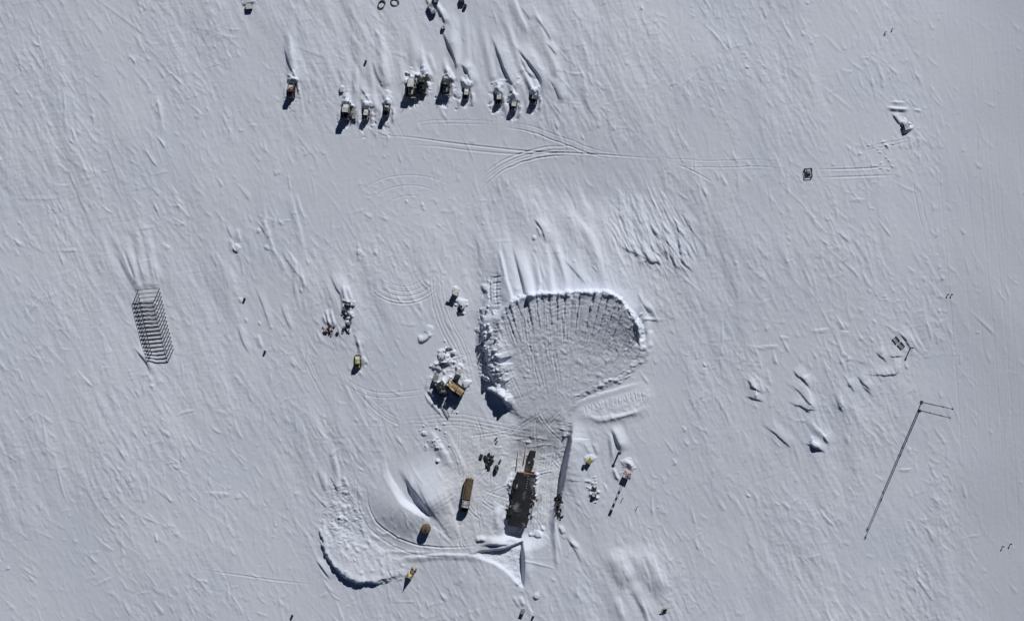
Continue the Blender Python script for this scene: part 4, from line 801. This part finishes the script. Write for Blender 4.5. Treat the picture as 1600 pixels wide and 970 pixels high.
MB().box(0, 0, TH, .9, .9, .8, bev=.08).build('instrument_box', M['blue'], t)
def post(name, label, p, h, r, mat, cap, cat='post', group=None, plate=None):
    t = empty(name, label, cat, p, rs.uniform(0, 90), group)
    MB().rod((0, 0, -.1), (0, 0, h), r, 8, r * .85).build('pole', M[mat], t)
    if cap == 'flag':
        MB().box(.22, 0, h - .38, .45, .03, .34, bev=.005).build('flag', M['black'], t)
    elif cap == 'box': MB().box(0, 0, h - .25, .5, .4, .5, bev=.04).build('instrument_box', M[mat], t)
    else: MB().lathe([(r * 1.6, h), (r * 1.7, h + .1), (r * .8, h + .16)], 10).build('cap', M['dark'], t)
    return t
post('post', 'thick dark post with snow at its foot above the red tower cabin, heavy shadow', spot(967, 706, 2, -.3), 2.9, .3, 'dark', 'cap')
post('marker_post', 'small post with black flag just left of the tower shadow, below the red cabin', spot(973, 778, 1), 1.1, .12, 'dark', 'flag', 'marker', 'marker posts')
post('marker_post', 'small post with black flag furthest right below the red tower cabin', spot(996, 791, 1), 1.1, .10, 'dark', 'flag', 'marker', 'marker posts')

# the dark shed in the sunken yard
t = empty('sunken_shed', 'long dark grey shed sunk in the snow yard, orange board at its north end', 'building', spot(815, 781, 12), -9.5)
zb = t.location.z; hw, hl = 2.8, 8.3; hr = -zb - .35
MB().box(0, 0, -.3, 2 * hw, 2 * hl, hr + .3, bev=.06).build('wall', M['dark'], t)
prof = [(-hw - .15, hr - .05), (hw + .15, hr - .05)] + [((hw + .15) * math.cos(a), hr + .02 + .55 * math.sin(a)) for a in np.linspace(0, math.pi, 11)]
r_ = MB().prism_y(prof, -hl - .12, hl + .12).build('roof', M['roof'], t)
m_ = MB()
for k in range(18):
    y = -hl + .5 + k * (2 * hl - 1.0) / 17
    for a0, a1 in zip(np.linspace(.12, math.pi - .12, 9)[:-1], np.linspace(.12, math.pi - .12, 9)[1:]):
        m_.rod(((hw + .15) * math.cos(a0), y, hr + .02 + .55 * math.sin(a0)), ((hw + .15) * math.cos(a1), y, hr + .02 + .55 * math.sin(a1)), .04, 5)
m_.build('roof_batten', M['roof'], r_)
for k in range(6): MB().box(.75 + .05 * (k % 2), 7.6 - 0.75 * k, hr + .52, .32, .3, .22, bev=.04).build('roof_vent', M['alu'], r_)
MB().box(-.2, hl + .18, hr - .9, 4.8, .12, 1.15, bev=.02).build('end_board', M['orange'], t)
MB().box(-.5, hl + .16, .1, 2.4, .1, 1.8, bev=.02).build('end_door', M['timber'], t)
MB().box(-hw * .1, -hl - .05, .3, 3.0, .1, 1.6, bev=.02).build('end_door', M['dark'], t)
heap(9, 835, 776, 2.6, 9, 'dark rubbish piece lying in stained snow along the east wall of the dark shed', 'rubbish', 'rubbish along the shed wall', 'rubbish_piece', ['black', 'dark', 'tarwood'], (.5, 1.1), (.25, .6), (0, 180), .1)
for k in range(20):
    sgn = rs.choice((-1, -1, 1)); q = rs.uniform(-.9, .75); a_ = math.radians(-9.5); lx, ly = sgn * rs.gauss(2.85, .3), q * 8.3
    p_ = t.location + Vector((lx * math.cos(a_) - ly * math.sin(a_), lx * math.sin(a_) + ly * math.cos(a_), 0)); p_.z = rs.uniform(-.35, .1)
    beam(p_, -9 + rs.gauss(0, 25), rs.uniform(.7, 2.2), rs.uniform(.4, .9), rs.uniform(.15, .35), rs.choice(['black', 'tarwood', 'roof']), 'roofing_scrap', 'torn black roofing scrap hanging over the long edge of the dark shed', 'roofing scrap', 'roofing scraps on the shed edges', rs.uniform(-8, 8))
# stepped entrance north of the shed
crate('stack_crate', 'long black crate standing at the north end of the dark shed', spot(831, 717, 3, -.1), -10, 5.0, 1.7, 1.9, 'black', 'black')
for (px, py, a, l, lb) in ((810, 709, -6, 9.8, 'low pale timber wall left of the ramp to the dark shed'), (822, 706, -9, 7.0, 'low pale timber wall between the ramp to the dark shed and the black crate')):
    t = empty('ramp_wall', lb, 'wall', spot(px, py, 3, -.2), a, 'side walls of the shed ramp')
    MB().box(0, 0, 0, .14, l, .45, bev=.02).build('boarding', M['timber'], t)
    MB().box(0, 0, .45, .26, l + .1, .08, bev=.01).build('capping', M['cream'], t)
    for k in range(5): MB().box(.13, -l * .45 + k * l * .225, 0, .1, .14, .45, bev=.01).build('stud', M['timber'], t)
crate('wooden_box', 'small white lidded orange box between the black crate and the dark shed', spot(833, 735, 2, -.1), -10, 1.1, 1.3, 1.0, 'orange', 'white')

# the tank hut, the canvas tent and what stands by it
t = empty('tank_hut', 'round rusty brown tank at the end of a big white drift', 'tank', spot(666, 824, 3, -.1), 0)
MB().lathe([(1.45, 0), (1.5, .1), (1.5, 2.0), (1.42, 2.2)], 24).build('shell', M['brown'], t)
d = MB().lathe([(1.52, 2.2), (1.3, 2.42), (.8, 2.62), (.3, 2.7)], 24).build('domed_top', M['brown'], t)
MB().lathe([(.3, 2.68), (.3, 2.85), (.24, 2.88)], 12).build('manhole_cover', M['dark'], d)
MB().box(0, -1.5, .5, .5, .08, 1.6, bev=.02).build('ladder', M['dark'], t)
t = empty('pyramid_tent', 'ochre pyramid tent throwing a long pointed shadow at the foot of the dumped snow', 'tent', spot(640, 899, 2, -.05), 20)
m_ = MB(); q = bmesh.ops.create_cone(m_.bm, cap_ends=True, segments=4, radius1=1.45, radius2=.12, depth=3.0); bmesh.ops.translate(m_.bm, verts=q['verts'], vec=(0, 0, 1.5)); m_.build('canvas', M['canvas'], t)
for k in range(4): a = math.pi / 2 * k; MB().rod((1.5 * math.cos(a), 1.5 * math.sin(a), 0), (-.12 * math.cos(a), -.12 * math.sin(a), 3.25), .035, 6).build('tent_pole', M['timber'], t)
MB().box(0, -1.0, .02, .7, .12, .8, bev=.02, rx=-18).build('entrance_flap', M['cream'], t)
crate('ration_box', 'pale ration box beside the pyramid tent, upper one of two', spot(648, 886, 1), 30, 1.2, 1.0, .8, 'timber', 'cream', 'box', 'ration boxes by the tent')
crate('ration_box', 'darker ration box touching the upper right of the pyramid tent, lower one of two', spot(645, 892, 1), 10, 1.0, .9, .7, 'dark', 'timber', 'box', 'ration boxes by the tent')

# ------------------------------------------------------------------ the bare building frame in the west
P0, P1 = (232, 452), (254, 547); NF = 16
rz = math.degrees(math.atan2(P1[0] - P0[0], P1[1] - P0[1]))
L_ = math.hypot(P1[0] - P0[0], P1[1] - P0[1]) / U; mid = ((P0[0] + P1[0]) / 2, (P0[1] + P1[1]) / 2)
t = empty('building_frame', 'bare building frame of sixteen metal portal ribs on drifted snow', 'frame', spot(mid[0], mid[1], 20, -.1), rz)
W_, HW, SK = 3.3, 3.1, math.radians(-8)                # the ribs stand a little askew to the long axis
for k in range(NF):
    y = L_ / 2 - k * L_ / (NF - 1); dx, dy = W_ * math.cos(SK), W_ * math.sin(SK)
    m_ = MB()
    m_.box(0, y, HW - .18, 2 * W_ + .2, .22, .26, rz=math.degrees(SK), bev=.03)
    for s_ in (-1, 1): m_.box(s_ * dx, y + s_ * dy, -.3, .22, .22, HW + .12, rz=math.degrees(SK), bev=.02)
    rib = m_.build('portal_rib', M['rib'], t)
    for s_ in (-1, 1):
        m_ = MB(); m_.rod((s_ * dx, y + s_ * dy, HW - 1.0), (s_ * (dx - .8), y + s_ * dy * .75, HW - .1), .06, 5); m_.build('knee_brace', M['rib'], rib)
for s_ in (-1, 1):
    yo = s_ * W_ * math.sin(SK); MB().rod((s_ * W_ * math.cos(SK), -L_ / 2 + yo, HW + .22), (s_ * W_ * math.cos(SK), L_ / 2 + yo, HW + .22), .07 if s_ < 0 else .035, 6).build('eaves_rail', M['alu'], t)

# ------------------------------------------------------------------ twin poles in the south-east
for (px, py, lb) in ((1440, 628, 'tall thin metal pole with the long shadow, upper one of the twin poles'), (1437, 641, 'tall thin metal pole beside its twin, lower one of the twin poles')):
    t = empty('antenna_pole', lb, 'pole', spot(px, py, 1), 0, 'twin tall poles')
    MB().rod((0, 0, -.2), (0, 0, 9), .16, 10, .15).rod((0, 0, 9), (0, 0, 18), .15, 10, .13).rod((0, 0, 18), (0, 0, 25.2), .13, 10, .1).build('shaft', M['steel'], t)
    for z in (9, 18): MB().rod((0, 0, z - .2), (0, 0, z + .2), .22, 10).build('joint_sleeve', M['dark'], t)
    MB().lathe([(.1, 25.2), (.26, 25.35), (.3, 25.6), (.2, 25.85), (.05, 25.95)], 12).build('finial', M['dark'], t)
    MB().box(0, 0, -.05, .9, .9, .2, bev=.03).build('base_plate', M['dark'], t)

# ------------------------------------------------------------------ small things in the east
t = empty('cage_crate', 'open cage crate with snow inside at the west end of twin sled tracks', 'crate', spot(1261, 271, 2, -.05), 4)
m_ = MB()
for sx in (-1, 1):
    for sy in (-1, 1): m_.box(sx * 1.1, sy * 1.3, 0, .18, .18, .8, bev=.02)
m_.build('corner_post', M['dark'], t)
for z in (.15, .68):
    for sx in (-1, 1): MB().box(sx * 1.1, 0, z, .14, 2.45, .14, bev=.01).build('rail', M['dark'], t)
    for sy in (-1, 1): MB().box(0, sy * 1.3, z, 2.05, .14, .14, bev=.01).build('rail', M['dark'], t)
MB().box(.1, .2, .1, 1.5, 1.6, .8, bev=.2, tx=.8, ty=.8).build('contents', M['grey'], t)
for k, (px, py, lb) in enumerate(((1399, 531, 'dark lattice rack, upper left of the two lying beside the square post'), (1407, 540, 'dark lattice rack, lower right of the two lying beside the square post'))):
    t = empty('lattice_rack', lb, 'rack', spot(px, py, 1, .02), 42, 'lattice racks')
    for sx in (-1, 1): MB().box(sx * .75, 0, 0, .14, 2.0, .3, bev=.02).build('side_rail', M['dark'], t)
    for q in range(5): MB().box(0, -.9 + .45 * q, .06, 1.4, .12, .18, bev=.01).build('rung', M['dark'], t)
t = post('sign_post', 'square dark post with a broad short shadow at the right of the lattice racks', spot(1422, 543, 1), 2.1, .2, 'dark', 'box')
for (px, py, lb) in ((1383, 51, 'left one of the two dark marker flags near the top of the east side'), (1394, 46, 'right one of the two dark marker flags near the top of the east side'),
                     (1569, 854, 'left one of the two short stakes by the lower right corner'), (1581, 850, 'right one of the two short stakes by the lower right corner'),
                     (1480, 460, 'left one of the pair of tiny stakes north of the lattice racks'), (1486, 460, 'right one of the pair of tiny stakes north of the lattice racks')):
    post('marker_post', lb, spot(px, py, 1), .8 if py != 460 else .6, .14, 'dark', 'flag' if py < 100 else 'cap', 'marker', 'marker posts')
crate('buried_crate', 'dark crate buried to its lid in a hooked drift in the north east', spot(1414, 199, 1, -.6), 20, 2.0, 1.4, 1.3, 'dark', 'grey')

# ------------------------------------------------------------------ southern and northern edge
t = empty('yellow_stand', 'low ochre frame stand with a black box under it near the bottom edge', 'stand', spot(1040, 950, 1), 12)
for sx in (-1, 1): MB().rod((sx * .9, 0, 0), (sx * .75, 0, 1.1), .09).build('leg', M['yellow'], t)
MB().box(0, 0, 1.1, 2.4, .3, .16, bev=.03).build('cross_beam', M['yellow'], t)
MB().box(-.2, -.5, 0, .9, .8, .8, bev=.06).build('box', M['black'], t)
crate('small_crate', 'black box standing in a drift at the bottom edge below the white hollow', spot(817, 954, 1, -.05), -20, 1.3, 1.0, 1.1, 'black', 'grey')
for (px, py, lb) in ((572, 97, 'lone black drum in the snow north of the dark narrow tractor'), (382, 467, 'lone dark drum on the snow, left of the string of boxes'), (414, 549, 'lone small drum right below a curved scour mark, lower left of the rusty scrap heap'),
                     (456, 962, 'tiny dark drum at the bottom edge, left of the tent'), (833, 963, 'tiny dark drum at the bottom edge, right of the black box')):
    o = MB().lathe([(.34, 0), (.36, .28), (.33, .31), (.36, .34), (.36, .6), (.33, .63), (.34, .9)], 16).build('drum', M['black']); o.location = spot(px, py, 1, -.05); tag(o, lb, 'drum', 'stray drums on the snow')
for (px, py, l, w, h, m1, m2, lb) in ((389, 11, 1.5, 1.8, 1.0, 'black', 'white', 'dark box under a snow cap at the top edge, far left of the vehicles'), (675, 15, 3.2, 1.3, 1.0, 'blue', 'grey', 'blue grey crate under a drift at the top edge, above the bulldozers'),
                              (681, 1, 1.6, 1.2, 1.2, 'blue', 'blue', 'blue grey crate cut by the top edge, above the longer one'), (693, 44, .9, .9, .9, 'black', 'grey', 'single small black crate at the end of a curved drift line above the bulldozers'),
                              (722, 1, 1.6, 1.3, 1.2, 'black', 'black', 'black crate cut by the top edge, just above the round drum'), (534, 141, 1.4, .9, .5, 'grey', 'white', 'small snow covered box lying above the tall white sled hut')):
    crate('edge_crate', lb, spot(px, py, 1, -.15), 25 if px in (675, 681) else 5, l, w, h, m1, m2)
o = MB().lathe([(.5, 0), (.53, .4), (.5, .45), (.53, .5), (.53, 1.0), (.48, 1.1)], 16).build('drum', M['black']); o.location = spot(727, 10, 1, -.05); tag(o, 'round black drum just below the black crate at the top edge', 'drum', 'stray drums on the snow')
